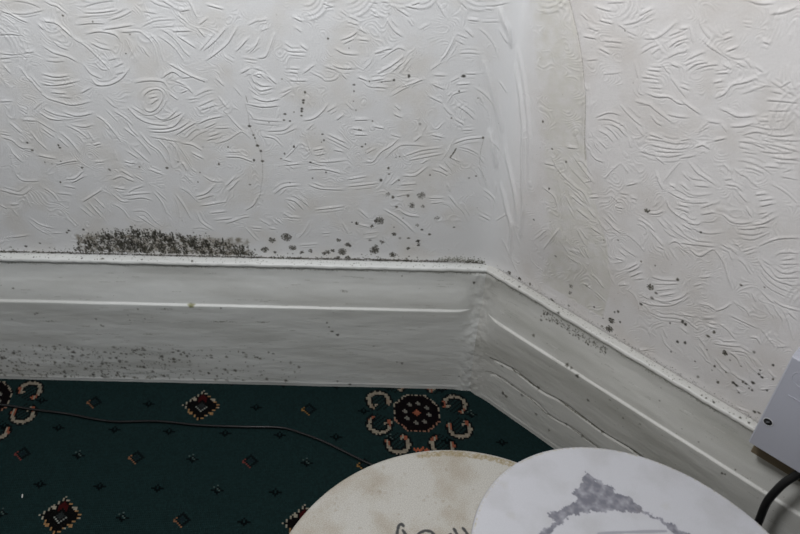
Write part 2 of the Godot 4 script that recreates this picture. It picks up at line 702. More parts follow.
func paper_material(right: bool, length: float) -> StandardMaterial3D:
	var w := 2048 if not right else 1600
	var per := w / (length * 1000.0)                      # pixels in a millimetre
	var h := int((PAPER_HIGH - PAPER_LOW) * 1000.0 * per)
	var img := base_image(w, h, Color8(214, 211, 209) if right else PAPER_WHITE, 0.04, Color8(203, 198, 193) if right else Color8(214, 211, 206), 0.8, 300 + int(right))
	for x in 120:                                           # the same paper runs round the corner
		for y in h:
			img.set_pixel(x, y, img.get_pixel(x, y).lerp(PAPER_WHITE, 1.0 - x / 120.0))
	var top := PAPER_HIGH * 1000.0
	var place := func(u: float, y: float) -> Vector2: return Vector2((u if right else -u) * per, (top - y) * per)
	if right:
		# a slightly darker, warmer strip of paper beside the lapped edge
		var lap := to_line(LAP_RIGHT, false)
		var swell := to_line(SWELL_RIGHT, false)
		var mottle := noise_of(95, 0.02, 4)
		for y in h:
			var ymm := top - y / per
			if ymm < 240.0 or ymm > 640.0:
				continue
			var from := along_at(swell, ymm) * per
			var to := along_at(lap, ymm) * per
			for x in range(maxi(0, int(from) - 20), int(to) + 6):
				var ragged := 18.0 * mottle.get_noise_2d(x, y * 0.7)
				var a := smoothstep(from - 12.0, from + 26.0, x + ragged) * (1.0 - smoothstep(to - 2.0, to + 2.0, x + ragged * 0.12))
				a *= 0.62 + 0.6 * mottle.get_noise_2d(x * 1.5 + 300.0, y * 1.5)
				img.set_pixel(x, y, img.get_pixel(x, y).lerp(Color8(201, 198, 190), clampf(a, 0.0, 0.9)))
	for s in (MOULD_RIGHT if right else MOULD_BACK):
		var p: Vector2 = place.call(s[0], s[1])
		if s[2] < 2.0:
			speck(img, p.x, p.y, s[2] * per * 1.15, minf(0.98, s[3] / 85.0), MOULD[rng.randi() % 2], 0.1)
		else:                                              # a larger colony is a crowd of fine specks
			speck(img, p.x, p.y, s[2] * per * 0.85, s[3] / 135.0, MOULD[1], 0.1)
			for k in int(s[2] * s[2] * 3.5):
				var a := rng.randf() * TAU
				var r: float = s[2] * per * 1.15 * sqrt(rng.randf())
				speck(img, p.x + cos(a) * r, p.y + sin(a) * r, rng.randf_range(0.9, 2.2), minf(0.95, s[3] / 95.0 * rng.randf_range(0.45, 1.0)), MOULD[rng.randi() % 4], 0.1)
	if right:
		var edge := []
		for q in smooth_line(to_line(LAP_RIGHT, false)):
			if q.y > 420.0:
				edge.append(place.call(q.x, q.y))
		speck_line(img, edge, 0.7 * per, 0.32, MOULD[2])  # thin darker line along the lapped edge
	for s in (CREASE_RIGHT if right else CREASE_BACK):
		var pts := []
		for i in range(0, s[0].size(), 2):
			pts.append(place.call(s[0][i], s[0][i + 1]))
		speck_line(img, pts, s[1] * per, s[2] / 100.0, MOULD[1])
	# fine scattered specks
	for k in (170 if not right else 150):
		var u := rng.randf_range(0.0, length * 1000.0)
		var y := 225.0 + 330.0 * pow(rng.randf(), 2.0)
		var p: Vector2 = place.call(u if right else -u, y)
		speck(img, p.x, p.y, rng.randf_range(0.8, 1.5), rng.randf_range(0.15, 0.5), MOULD[1])
	if not right:
		# the thick growth above the skirting
		var crest := [[-530, 236], [-520, 246], [-505, 253], [-488, 262], [-463, 264], [-440, 268], [-426, 266], [-400, 261], [-365, 256], [-340, 251], [-318, 243], [-300, 234]]
		var patchy := noise_of(5, 0.11, 3)
		var hairs := noise_of(6, 0.5, 2)
		for k in 700:                                       # brown staining under the growth
			var u := rng.randf_range(-525.0, -306.0)
			var p: Vector2 = place.call(u, rng.randf_range(226.0, 254.0))
			speck(img, p.x, p.y, rng.randf_range(1.5, 3.5) * per, rng.randf_range(0.08, 0.3), Color8(86, 77, 60))
		for k in 2600:                                      # dense clumps, drawn out upwards
			var u := rng.randf_range(-528.0, -302.0)
			var y := rng.randf_range(226.0, 262.0)
			var high := 238.0
			for i in crest.size() - 1:
				if u >= crest[i][0] and u <= crest[i + 1][0]:
					high = lerpf(crest[i][1], crest[i + 1][1], (u - crest[i][0]) / float(crest[i + 1][0] - crest[i][0]))
			if y > high - 3.0 + hairs.get_noise_1d(u) * 9.0 or patchy.get_noise_2d(u * 0.8, y * 0.4) < rng.randf_range(-0.15, 0.3):
				continue
			var p: Vector2 = place.call(u, y)
			var lean := rng.randf_range(-0.5, 0.5)
			for i in rng.randi_range(2, 6):
				speck(img, p.x + i * lean, p.y - i * 1.5, rng.randf_range(0.7, 1.3) * per, rng.randf_range(0.25, 0.6), MOULD[rng.randi() % 4])
		for k in 10000:
			var u := rng.randf_range(-532.0, -298.0)
			var y := rng.randf_range(226.0, 284.0)
			var high := 240.0
			for i in crest.size() - 1:
				if u >= crest[i][0] and u <= crest[i + 1][0]:
					high = lerpf(crest[i][1], crest[i + 1][1], (u - crest[i][0]) / float(crest[i + 1][0] - crest[i][0]))
			high += hairs.get_noise_1d(u) * 13.0
			var inside := clampf((high - y) / 9.0, 0.0, 1.0)
			if rng.randf() > inside or patchy.get_noise_2d(u, y * 0.6) < rng.randf_range(-0.6, 0.25):
				continue
			var p: Vector2 = place.call(u, y)
			speck(img, p.x, p.y, rng.randf_range(0.4, 1.2) * per, rng.randf_range(0.4, 0.85), MOULD[rng.randi() % 4])
		# growth along the joint with the skirting
		var joint := noise_of(8, 0.03, 2)
		for k in 1500:
			var u := rng.randf_range(-700.0, -8.0)
			var p: Vector2 = place.call(u, rng.randf_range(221.5, 225.5) + (rng.randf_range(0.0, 8.0) if rng.randf() < 0.15 else 0.0))
			if joint.get_noise_1d(u) < rng.randf_range(-0.5, 0.2):
				continue
			speck(img, p.x, p.y, rng.randf_range(0.5, 1.1) * per, rng.randf_range(0.4, 0.95), MOULD[rng.randi() % 3])
		for k in 3400:
			var u := -k * 0.2 - 4.0
			if joint.get_noise_1d(u * 1.7 + 400.0) < rng.randf_range(-0.75, 0.1):
				continue
			var p: Vector2 = place.call(u, 223.0 + rng.randf_range(-0.5, 0.7))
			speck(img, p.x, p.y, rng.randf_range(0.4, 0.8) * per, rng.randf_range(0.3, 0.8), MOULD[1])
		for k in 260:                                       # the greenish brush of growth by the corner
			var u := rng.randf_range(-66.0, -6.0)
			var p: Vector2 = place.call(u, 225.0 + rng.randf_range(0.0, 8.0) * rng.randf())
			speck(img, p.x, p.y, rng.randf_range(0.5, 1.1) * per, rng.randf_range(0.2, 0.6), Color8(78, 80, 66))
	else:
		for k in 180:
			var u := rng.randf_range(5.0, 380.0)
			var p: Vector2 = place.call(u, rng.randf_range(222.0, 227.0))
			speck(img, p.x, p.y, rng.randf_range(0.4, 0.9) * per, rng.randf_range(0.15, 0.6), MOULD[rng.randi() % 3])
	var m := textured(img, 0.6, paper_grain(right, w, h, per), 0.09, false)
	m.metallic_specular = 0.4
	return m


# The finest relief of the paper: a pressed line under each ridge, and a slight tooth all over. Half grey is flat.
func paper_grain(right: bool, w: int, h: int, per: float) -> Image:
	var tooth := noise_of(61 + int(right), 0.12, 3).get_image(w, h, false, false, false).get_data()
	var lines := PackedFloat32Array()
	lines.resize(w * h)
	var top := PAPER_HIGH * 1000.0
	for s in ridges_of(right):
		var line := smooth_line(s[0], 5)
		var deep: float = minf(1.0, s[1] * 0.8)
		for i in line.size() - 1:
			var n := int(line[i].distance_to(line[i + 1]) * per) + 1
			for k in n:
				var t := (i + float(k) / n) / (line.size() - 1)
				var p := line[i].lerp(line[i + 1], float(k) / n)
				var cx := p.x * per
				var cy := (top - p.y + 1.1) * per
				var d0 := deep * minf(1.0, minf(t, 1.0 - t) * 6.0)
				for y in range(int(cy) - 3, int(cy) + 5):
					for x in range(int(cx) - 3, int(cx) + 5):
						if x < 0 or y < 0 or x >= w or y >= h:
							continue
						var dd := (x - cx) * (x - cx) + (y - cy) * (y - cy)
						var g := d0 * exp(-dd / 2.6)
						if g > lines[y * w + x]:
							lines[y * w + x] = g
	var out := PackedByteArray()
	out.resize(w * h)
	for i in w * h:
		out[i] = clampi(int(190.0 + (tooth[i] - 128) * 0.10 - 130.0 * lines[i]), 0, 255)
	return Image.create_from_data(w, h, false, Image.FORMAT_L8, out)


func plain_wall(called: String, a: Vector3, b: Vector3, thick: float, m: Material) -> void:
	var o := setting(called)
	var box := BoxMesh.new()
	var run := Vector3(b.x - a.x, 0, b.z - a.z)
	box.size = Vector3(run.length(), 2.5, thick)
	var out := Vector3(-run.z, 0, run.x).normalized()      # away from the room
	var w := part("plaster", box, m, o, (a + b) / 2.0 - out * thick * 0.5 * -1.0 + Vector3(0, 1.25, 0))
	w.rotation.y = atan2(-run.z, run.x)


func build_walls() -> void:
	var white := paint(PAPER_WHITE, 0.7)
	# behind the paper, and the rest of the two walls in view
	for right in [false, true]:
		var o := setting("wall_right" if right else "wall_back")
		var length := 2.0 if right else 1.75
		var near := RIGHT_LENGTH if right else BACK_LENGTH
		var box := BoxMesh.new()
		box.size = Vector3(length + 0.06, 2.5, 0.1)
		var w := part("plaster", box, white, o, on_wall(right, length / 2.0 - 0.03, 1.25, -0.062))
		var st_paper := [[0.0, near, PAPER_HIGH, 2.45], [near, length, 0.0, 2.45]]
		for s in st_paper:
			var v := PackedVector3Array()
			for y in [s[2], s[3]]:
				for q in [s[0], s[1]]:
					v.append(on_wall(right, q, y, 0.0))
			part("upper_paper", grid_mesh(v, PackedVector2Array(), 2, 2, not right), white, o)
		if right:
			w.rotation.y = atan2(-ALONG_RIGHT.z, ALONG_RIGHT.x)
		build_paper(right, o)
	var end_right := on_wall(true, 2.0, 0, 0)
	plain_wall("wall_left", Vector3(-1.6, 0, 2.6), Vector3(-1.6, 0, -0.87), 0.1, white)
	plain_wall("wall_front", Vector3(end_right.x + 0.1, 0, 2.6), Vector3(-1.7, 0, 2.6), 0.1, white)
	plain_wall("wall_side", Vector3(end_right.x, 0, end_right.z), Vector3(end_right.x, 0, 2.7), 0.1, white)
	var c := setting("ceiling")
	var box := BoxMesh.new()
	box.size = Vector3(3.6, 0.1, 3.9)
	part("plaster", box, paint(Color(0.9, 0.9, 0.89), 0.8), c, Vector3(0.1, 2.45, 0.9))


# ------------------------------------------------------------------ skirting

const PROFILE := [[25.0, 0.0], [25.0, 3.0], [25.6, 6.0], [25.0, 9.0], [25.0, 30.0], [25.0, 60.0], [25.0, 90.0], [25.0, 120.0], [25.0, 146.0], [25.0, 152.0], [25.0, 155.6], [24.6, 156.6], [23.6, 157.2], [22.6, 157.5], [21.8, 158.0], [21.5, 158.8], [21.3, 160.0],
	[20.2, 166.0], [18.3, 174.0], [15.8, 183.0], [13.2, 192.0], [11.5, 200.0], [10.7, 207.0], [10.5, 212.0], [10.7, 214.4], [11.3, 215.6], [12.1, 216.6], [12.7, 217.8], [12.9, 219.2], [12.5, 220.8], [11.4, 221.9], [9.2, 222.5], [5.0, 222.6], [2.6, 222.6], [1.4, 222.0], [1.2, 219.0], [1.2, 200.0]]


func skirting_board(right: bool) -> void:
	var o := setting("baseboard_right" if right else "baseboard_back")
	var length := 1.9 if right else 1.65
	# profile resampled so that the flat face has points enough for its cracks
	var prof := PackedVector2Array()
	for i in PROFILE.size() - 1:
		var a := Vector2(PROFILE[i][0], PROFILE[i][1])
		var b := Vector2(PROFILE[i + 1][0], PROFILE[i + 1][1])
		var n := maxi(1, int(a.distance_to(b) / 1.5)) if a.y < 146.0 else maxi(1, int(a.distance_to(b) / 2.0))
		for k in n:
			prof.append(a.lerp(b, float(k) / n))
	prof.append(Vector2(PROFILE[-1][0], PROFILE[-1][1]))
	var arc := PackedFloat32Array()
	arc.append(0.0)
	for j in range(1, prof.size()):
		arc.append(arc[j - 1] + prof[j].distance_to(prof[j - 1]))
	var cracks := []
	if right:
		cracks = [[smooth_line(to_line(CRACK_A, false)), 2.4, 1.3], [smooth_line(to_line(CRACK_B, false)), 1.3, 1.0]]
	var lumps := noise_of(31 + int(right), 0.012, 3)
	var brush := noise_of(33 + int(right), 0.05, 2)
	var joint := noise_of(35, 0.02, 3)
	var qs := PackedFloat32Array()
	var q := 0.0
	while q < length:
		qs.append(q)
		q += 0.0025 if q < 0.75 else 0.05
	qs.append(length)
	var nu := qs.size()
	var nv := prof.size()
	var v := PackedVector3Array()
	v.resize(nu * nv)
	var uv := PackedVector2Array()
	uv.resize(nu * nv)
	for j in nv:
		var p := prof[j]
		for i in nu:
			var mm := qs[i] * 1000.0
			var d := p.x
			var y := p.y
			if p.x > 3.0:
				var near := exp(-mm * mm / 300.0)              # paint and filler piled up in the joint
				var away := smoothstep(0.0, 20.0, mm)
				d += away * (0.4 * lumps.get_noise_2d(mm, y * 3.0) + 0.12 * brush.get_noise_2d(mm * 0.35, y * 6.0))
				if y < 214.0:
					d = lerpf(d, lerpf(26.5, 12.0, smoothstep(80.0, 214.0, y)), minf(1.0, near * 1.5))
				d += near * (0.9 + 1.3 * joint.get_noise_2d(y * 3.0, mm * 4.0) + 0.35 * joint.get_noise_2d(y * 11.0, mm * 11.0 + 200.0))
				if y > 210.0:
					y += away * (0.5 * lumps.get_noise_2d(mm * 1.6, 90.0) + 0.3 * brush.get_noise_2d(mm * 1.5, 30.0))
					d += away * 0.6 * brush.get_noise_2d(mm * 1.1, 60.0 + y)
			for c in cracks:
				var best := 99.0
				if mm < 330.0 and y < 140.0 and y > 20.0:
					var line: PackedVector2Array = c[0]
					for k in line.size() - 1:
						if mm >= line[k].x - 4.0 and mm <= line[k + 1].x + 4.0:
							best = minf(best, Geometry2D.get_closest_point_to_segment(Vector2(mm, y), line[k], line[k + 1]).distance_to(Vector2(mm, y)))
				if best < 4.0:
					d -= c[1] * exp(-best * best / (c[2] * c[2]) * 0.8)
			var start := d * 0.001 * MITRE
			var along := start + (length - start) * qs[i] / length
			v[j * nu + i] = on_wall(right, along, y * 0.001, d * 0.001)
			uv[j * nu + i] = Vector2(along / 0.92, 1.0 - arc[j] / ARC)
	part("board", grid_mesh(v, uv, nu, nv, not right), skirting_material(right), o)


const SKIRTING_WHITE := Color8(210, 211, 208)


# Length of the board's outline, and how far along it a height lies.
const ARC := 300.0
func up_board(y: float) -> float:
	var s := 0.0
	for i in PROFILE.size() - 1:
		var a := Vector2(PROFILE[i][0], PROFILE[i][1])
		var b := Vector2(PROFILE[i + 1][0], PROFILE[i + 1][1])
		if y < b.y:
			return s + a.distance_to(b) * clampf((y - a.y) / (b.y - a.y), 0.0, 1.0)
		s += a.distance_to(b)
		if b.y > 222.3:
			break
	return s


func skirting_material(right: bool) -> StandardMaterial3D:
	var w := 2048
	var per := w / 920.0
	var h := int(ARC * per)
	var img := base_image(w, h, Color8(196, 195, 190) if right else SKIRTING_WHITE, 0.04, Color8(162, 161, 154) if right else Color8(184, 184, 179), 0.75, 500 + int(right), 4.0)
	var blot := noise_of(41 + int(right), 0.02, 3)
	var place := func(u: float, y: float) -> Vector2: return Vector2((u if right else -u) * per, (ARC - up_board(y)) * per)
	for s in (SPECKS_RIGHT if right else SPECKS_BACK):
		var p: Vector2 = place.call(s[0], s[1])
		var olive: bool = not right and s[1] > 140.0 and s[1] < 165.0 and s[2] > 2.0
		speck(img, p.x, p.y, s[2] * per * (1.4 if olive else 1.1), 0.9 if olive else s[3] / 100.0, Color8(98, 96, 48) if olive else MOULD[rng.randi() % 2])
	if not right:
		for s in STREAKS_BACK:
			for k in int(s[2] * 5.0):
				var p: Vector2 = place.call(s[0] + rng.randfn(0.0, s[2] * 0.45), s[1] + rng.randfn(0.0, 0.7))
				speck(img, p.x, p.y, rng.randf_range(0.3, 0.9) * per, s[3] / 100.0 * rng.randf_range(0.2, 0.8), MOULD[2])
		for k in 2600:                                       # speckled growth low on the board
			var u := -rng.randf_range(250.0, 760.0)
			var y := 8.0 + 66.0 * pow(rng.randf(), 1.25)
			if rng.randf() > smoothstep(-240.0, -520.0, u) * 0.85 + 0.1 or blot.get_noise_2d(u * 2.4, y * 4.0) < rng.randf_range(-0.3, 0.25):
				continue
			var p: Vector2 = place.call(u, y)
			var big := rng.randf() < 0.3
			speck(img, p.x, p.y, (rng.randf_range(1.5, 2.9) if big else rng.randf_range(0.6, 1.3)) * per, rng.randf_range(0.2, 0.7), MOULD[rng.randi() % 3])
		for k in 60:
			var p: Vector2 = place.call(-rng.randf_range(10.0, 700.0), rng.randf_range(6.0, 210.0))
			speck(img, p.x, p.y, rng.randf_range(0.3, 0.8) * per, rng.randf_range(0.15, 0.5), MOULD[1])
	else:
		for c in [[CRACK_A, 0.95, 0.85], [CRACK_B, 0.75, 0.65]]:
			var pts := []
			for i in range(0, c[0].size(), 2):
				pts.append(place.call(c[0][i], c[0][i + 1]))
			speck_line(img, pts, c[1] * per, c[2], MOULD[1])
		for k in 150:                                       # specks in the quirk under the bead
			var p: Vector2 = place.call(rng.randf_range(92.0, 185.0), rng.randf_range(199.0, 210.0))
			speck(img, p.x, p.y, rng.randf_range(0.6, 1.5) * per, rng.randf_range(0.3, 0.75), MOULD[rng.randi() % 3])
		for k in 190:
			var p: Vector2 = place.call(rng.randf_range(5.0, 420.0), rng.randf_range(8.0, 212.0))
			speck(img, p.x, p.y, rng.randf_range(0.35, 0.9) * per, rng.randf_range(0.15, 0.5), MOULD[1])
	for k in 1500:                                           # grime in the groove under the bead
		var p: Vector2 = place.call(rng.randf_range(12.0, 620.0) * (1.0 if right else -1.0), rng.randf_range(211.5, 216.5))
		if blot.get_noise_2d(p.x * 0.5, 0.0) > rng.randf_range(-0.5, 0.4):
			speck(img, p.x, p.y, rng.randf_range(0.5, 1.2) * per, rng.randf_range(0.05, 0.35 if right else 0.22), MOULD[2])
	for k in 900:                                            # scuffs and smears along the grain of the brush
		var p: Vector2 = place.call(rng.randf_range(12.0, 620.0) * (1.0 if right else -1.0), rng.randf_range(10.0, 205.0))
		if blot.get_noise_2d(p.x * 0.3, p.y) < rng.randf_range(-0.1, 0.5):
			continue
		var shade := Color8(150, 150, 143) if rng.randf() < 0.7 else Color8(222, 222, 219)
		for i in rng.randi_range(4, 22):
			speck(img, p.x + i * 1.6, p.y + rng.randf_range(-0.6, 0.6), rng.randf_range(1.0, 2.2), rng.randf_range(0.08, 0.4), shade)
	# grime caught on the top edge
	for k in 420:
		var p: Vector2 = place.call(rng.randf_range(10.0, 700.0) * (1.0 if right else -1.0), 222.5)
		p.y -= rng.randf_range(-2.0, 11.0) * per
		speck(img, p.x, p.y, rng.randf_range(0.4, 0.9) * per, rng.randf_range(0.2, 0.7), MOULD[rng.randi() % 3])
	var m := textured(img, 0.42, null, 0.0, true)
	return m


func build_skirting() -> void:
	skirting_board(false)
	skirting_board(true)


# ------------------------------------------------------------------ hat boxes

func hat_box(label: String, at: Vector3, rx: float, rz: float, turn: float, height: float, lid_img: Image, side: Color) -> void:
	var t := thing("hat_box", label, "box", at)
	t.rotation.y = turn
	var k := 0.988
	var wall := 0.003
	part("body", lathe([Vector2(0.0, 0.0), Vector2(k - 0.01, 0.0), Vector2(k, 0.002), Vector2(k, height - 0.012), Vector2(k - wall / rx, height - 0.012), Vector2(k - wall / rx, height - 0.02), Vector2(0.0, height - 0.02)], rx, rz), paint(side, 0.75), t)
	var e := 0.004 / rx
	var lid := part("lid", lathe([Vector2(1.0 - 0.006 / rx, height - 0.003), Vector2(1.0, height - 0.003), Vector2(1.0 - e * 0.12, height - 0.0018), Vector2(1.0 - e * 0.45, height - 0.0006), Vector2(1.0 - e, height), Vector2(0.8, height), Vector2(0.4, height), Vector2(0.0, height)], rx, rz, 160, 0.5), textured(lid_img, 0.6, null, 0.0, false), t)
	part("lid_rim", lathe([Vector2(0.992, height - 0.03), Vector2(1.0, height - 0.03), Vector2(1.002, height - 0.028), Vector2(1.002, height - 0.004), Vector2(1.0, height - 0.003)], rx, rz), paint(side, 0.75), lid)


func lid_pixel(size: int, rx: float, rz: float, turn: float, x: float, z: float) -> Vector2:
	var p := Vector2(x, z).rotated(turn)                    # into the box's own axes
	return Vector2((p.x / rx * 0.5 + 0.5) * size, (p.y / rz * 0.5 + 0.5) * size)


func ink(img: Image, pts: Array, r: float, c: Color) -> void:
	for i in pts.size() - 1:
		var a: Vector2 = pts[i]
		var b: Vector2 = pts[i + 1]
		var n := int(a.distance_to(b)) + 1
		for k in n + 1:
			var p := a.lerp(b, float(k) / n)
			speck(img, p.x, p.y, r * (0.7 + 0.3 * sin(3.0 * float(k) / n)), 0.7, c, 0.1)


func build_hat_boxes() -> void:
	# the round box that stands on the carpet
	var n := 1024
	var r1 := 0.186
	var a := base_image(n, n, Color8(171, 168, 161), 0.18, Color8(152, 144, 130), 0.8, 810)
	var flecks := noise_of(812, 0.03, 3)
	for k in 2600:
		var p := Vector2(rng.randf() * n, rng.randf() * n)
		if flecks.get_noise_2d(p.x, p.y) > rng.randf_range(-0.2, 0.5):
			speck(a, p.x, p.y, rng.randf_range(1.5, 6.0), rng.randf_range(0.08, 0.34), Color8(124, 112, 92))
	for k in 1100:                                           # the turned-over edge of the side paper, brown with age
		var an := rng.randf_range(-1.78, -0.2)
		var rr := rng.randf_range(0.474, 0.492)
		speck(a, (0.5 + cos(an) * rr) * n, (0.5 + sin(an) * rr) * n, rng.randf_range(2.0, 4.5), 0.4, Color8(132, 116, 82))
	for s in [[-59, -72, -59, -77, -58, -86, -57, -91, -54, -93, -52, -90], [-41, -76, -36, -83, -30, -86, -24, -85, -19, -79], [-1, -89, 1, -85, 4, -78], [8, -90, 11, -86, 15, -78], [-9, -78, -4, -83], [-53, -86, -48, -78]]:
		var pts := []
		for i in range(0, s.size(), 2):
			pts.append(lid_pixel(n, r1, r1, 0.0, s[i] * 0.001, s[i + 1] * 0.001))
		ink(a, pts, 4.4, Color8(46, 46, 47))
	hat_box("round cream hat box standing on the carpet, half under the oval one", Vector3(0.0618, 0.0005, -0.3416), r1, r1, 0.0, 0.16, a, Color8(190, 178, 150))
	# the oval box on top of it
	var rx := 0.1636
	var rz := 0.1326
	var turn := -0.8189
	var b := base_image(n, n, Color8(174, 174, 178), 0.05, Color8(162, 161, 163), 0.7, 820)
	var poly := PackedVector2Array()
	for i in range(0, CREST.size(), 2):
		poly.append(lid_pixel(n, rx, rz, turn, CREST[i] * 0.001, CREST[i + 1] * 0.001))
	var worn := noise_of(822, 0.035, 4)
	var lo := poly[0]
	var hi := poly[0]
	for p in poly:
		lo = lo.min(p)
		hi = hi.max(p)
	# drawn small, then enlarged: a soft, worn print
	var fewer := 3.0
	var mask := Image.create(int(n / fewer) + 1, int(n / fewer) + 1, false, Image.FORMAT_RF)
	for y in range(int((lo.y - 12.0) / fewer), int((hi.y + 12.0) / fewer)):
		for x in range(int((lo.x - 12.0) / fewer), int((hi.x + 12.0) / fewer)):
			var q := Vector2(x, y) * fewer
			var wob := Vector2(worn.get_noise_2d(q.x, q.y), worn.get_noise_2d(q.x + 500.0, q.y)) * 13.0
			if Geometry2D.is_point_in_polygon(q + wob, poly):
				mask.set_pixel(x, y, Color(clampf(0.74 + 0.6 * worn.get_noise_2d(q.x * 0.8 + 900.0, q.y * 0.8), 0.15, 0.92), 0, 0))
	mask.resize(int(mask.get_width() * fewer), int(mask.get_height() * fewer), Image.INTERPOLATE_BILINEAR)
	for y in range(maxi(0, int(lo.y) - 16), mini(n, int(hi.y) + 16)):
		for x in range(maxi(0, int(lo.x) - 16), mini(n, int(hi.x) + 16)):
			var share := mask.get_pixel(x, y).r
			if share > 0.01:
				b.set_pixel(x, y, b.get_pixel(x, y).lerp(Color8(92, 92, 101), share))
	for s in [[-34, -57, -10, -59, 27, -61], [-33, -53, 28, -56]]:
		var pts := []
		for i in range(0, s.size(), 2):
			pts.append(lid_pixel(n, rx, rz, turn, s[i] * 0.001, s[i + 1] * 0.001))
		ink(b, pts, 5.0, Color8(140, 140, 146))
	for k in 500:
		var an := rng.randf() * TAU
		speck(b, (0.5 + cos(an) * 0.492) * n, (0.5 + sin(an) * 0.492) * n, rng.randf_range(2.0, 4.0), 0.3, Color8(150, 138, 104))
	for k in 24:
		speck(b, rng.randf() * n, rng.randf() * n, rng.randf_range(5.0, 16.0), 0.10, Color8(150, 136, 112))
	hat_box("pale oval hat box with a grey printed crest, stacked on the round one", Vector3(0.2135, 0.1610, -0.3142), rx, rz, turn, 0.0985, b, Color8(196, 190, 176))


# ------------------------------------------------------------------ wall box and cables

func build_wall_box() -> void:
	var q0 := 0.367
	var width := 0.15
	var low := 0.241
	var high := 0.3695
	var deep := 0.05
	var at := on_wall(true, q0 + width / 2.0, low, 0.0)
	var t := thing("socket_box", "grey plastic electrical box screwed to the right wall above the skirting", "electrical box", at)
	t.rotation.y = atan2(-ALONG_RIGHT.z, ALONG_RIGHT.x)
	var h := high - low
	var grey := paint(Color8(172, 173, 182), 0.45)
	part("casing", chamfered_box(Vector3(width, h, deep), 0.0012), grey, t, Vector3(0, h / 2.0, deep / 2.0))
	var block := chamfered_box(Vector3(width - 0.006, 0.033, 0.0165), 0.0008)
	part("brown_block", block, paint(Color8(112, 100, 80), 0.75), t, Vector3(0.0008, -0.0165, 0.0218))  # thin brown block added below the casing
	var hole := CylinderMesh.new()
	hole.top_radius = 0.0042
	hole.bottom_radius = 0.0042
	hole.height = 0.0008
	hole.radial_segments = 24
	var sx := 0.3745 - q0 - width / 2.0
	var s := part("screw", hole, paint(Color8(20, 20, 22), 0.4), t, Vector3(sx, 0.0405, deep + 0.0003))
	s.rotation.x = PI / 2
	var ring := TorusMesh.new()
	ring.inner_radius = 0.0040
	ring.outer_radius = 0.0050
	part("washer", ring, paint(Color8(205, 206, 208), 0.35), s, Vector3(0, 0.0003, 0)).scale = Vector3(1, 0.25, 1)
	var slot := BoxMesh.new()
	slot.size = Vector3(0.0034, 0.0004, 0.0010)
	var sl := part("slot", slot, paint(Color8(120, 122, 124), 0.4), s, Vector3(0, 0.0005, 0))
	sl.rotation.y = 0.7
	var emblem := TorusMesh.new()
	emblem.inner_radius = 0.0078
	emblem.outer_radius = 0.0090
	emblem.rings = 48
	var e := part("emblem", emblem, grey, t, Vector3(sx + 0.0085, 0.1085, deep))
	e.rotation.x = PI / 2
	e.scale = Vector3(1, 0.6, 1)
	for g in [[-0.0028, 0.0, 0.0011, 0.0075], [0.0005, 0.0022, 0.0055, 0.0011], [0.0005, -0.0022, 0.0055, 0.0011]]:
		var bar := BoxMesh.new()
		bar.size = Vector3(g[2], 0.0012, g[3])
		part("emblem_bar", bar, grey, e, Vector3(g[0], 0.0, g[1]))
	var line := BoxMesh.new()
	line.size = Vector3(width - 0.013, 0.0007, 0.0008)
	part("moulded_line", line, grey, t, Vector3(0.0055, 0.0845, deep + 0.0002))


func build_cables() -> void:
	var pts := []
	for c in [[0.4205, 0.2365, 0.0385], [0.4185, 0.228, 0.040], [0.413, 0.213, 0.044], [0.410, 0.198, 0.047], [0.408, 0.175, 0.048], [0.4105, 0.142, 0.048], [0.415, 0.09, 0.046], [0.424, 0.045, 0.042], [0.45, 0.012, 0.05], [0.5, 0.0052, 0.05], [0.6, 0.0052, 0.045]]:
		pts.append(on_wall(true, c[0], c[1], c[2]))
	var k := part("power_cable", tube(pts, 0.0043, 16), paint(Color8(26, 26, 27), 0.4), self)
	k.set_meta("label", "thick black cable hanging down from the grey box")
	k.set_meta("category", "cable")
	pts = []
	for i in range(0, WIRE.size(), 2):
		pts.append(Vector3(WIRE[i] * 0.001, 0.0032, WIRE[i + 1] * 0.001))
	var wire_paint := paint(Color8(12, 13, 14), 0.22)
	wire_paint.metallic_specular = 0.5
	k = part("thin_wire", tube(pts, 0.0017, 10), wire_paint, self)
	k.set_meta("label", "thin black wire lying across the green carpet")
	k.set_meta("category", "wire")


func build_lint() -> void:
	var o := part("lint", tube([Vector3(-0.4712, 0.0022, -0.5565), Vector3(-0.4702, 0.0030, -0.5540), Vector3(-0.4697, 0.0022, -0.5512)], 0.0008, 8), paint(Color8(205, 205, 200), 0.8), self)
	o.set_meta("label", "tiny white scrap of lint on the green carpet")
	o.set_meta("category", "lint")


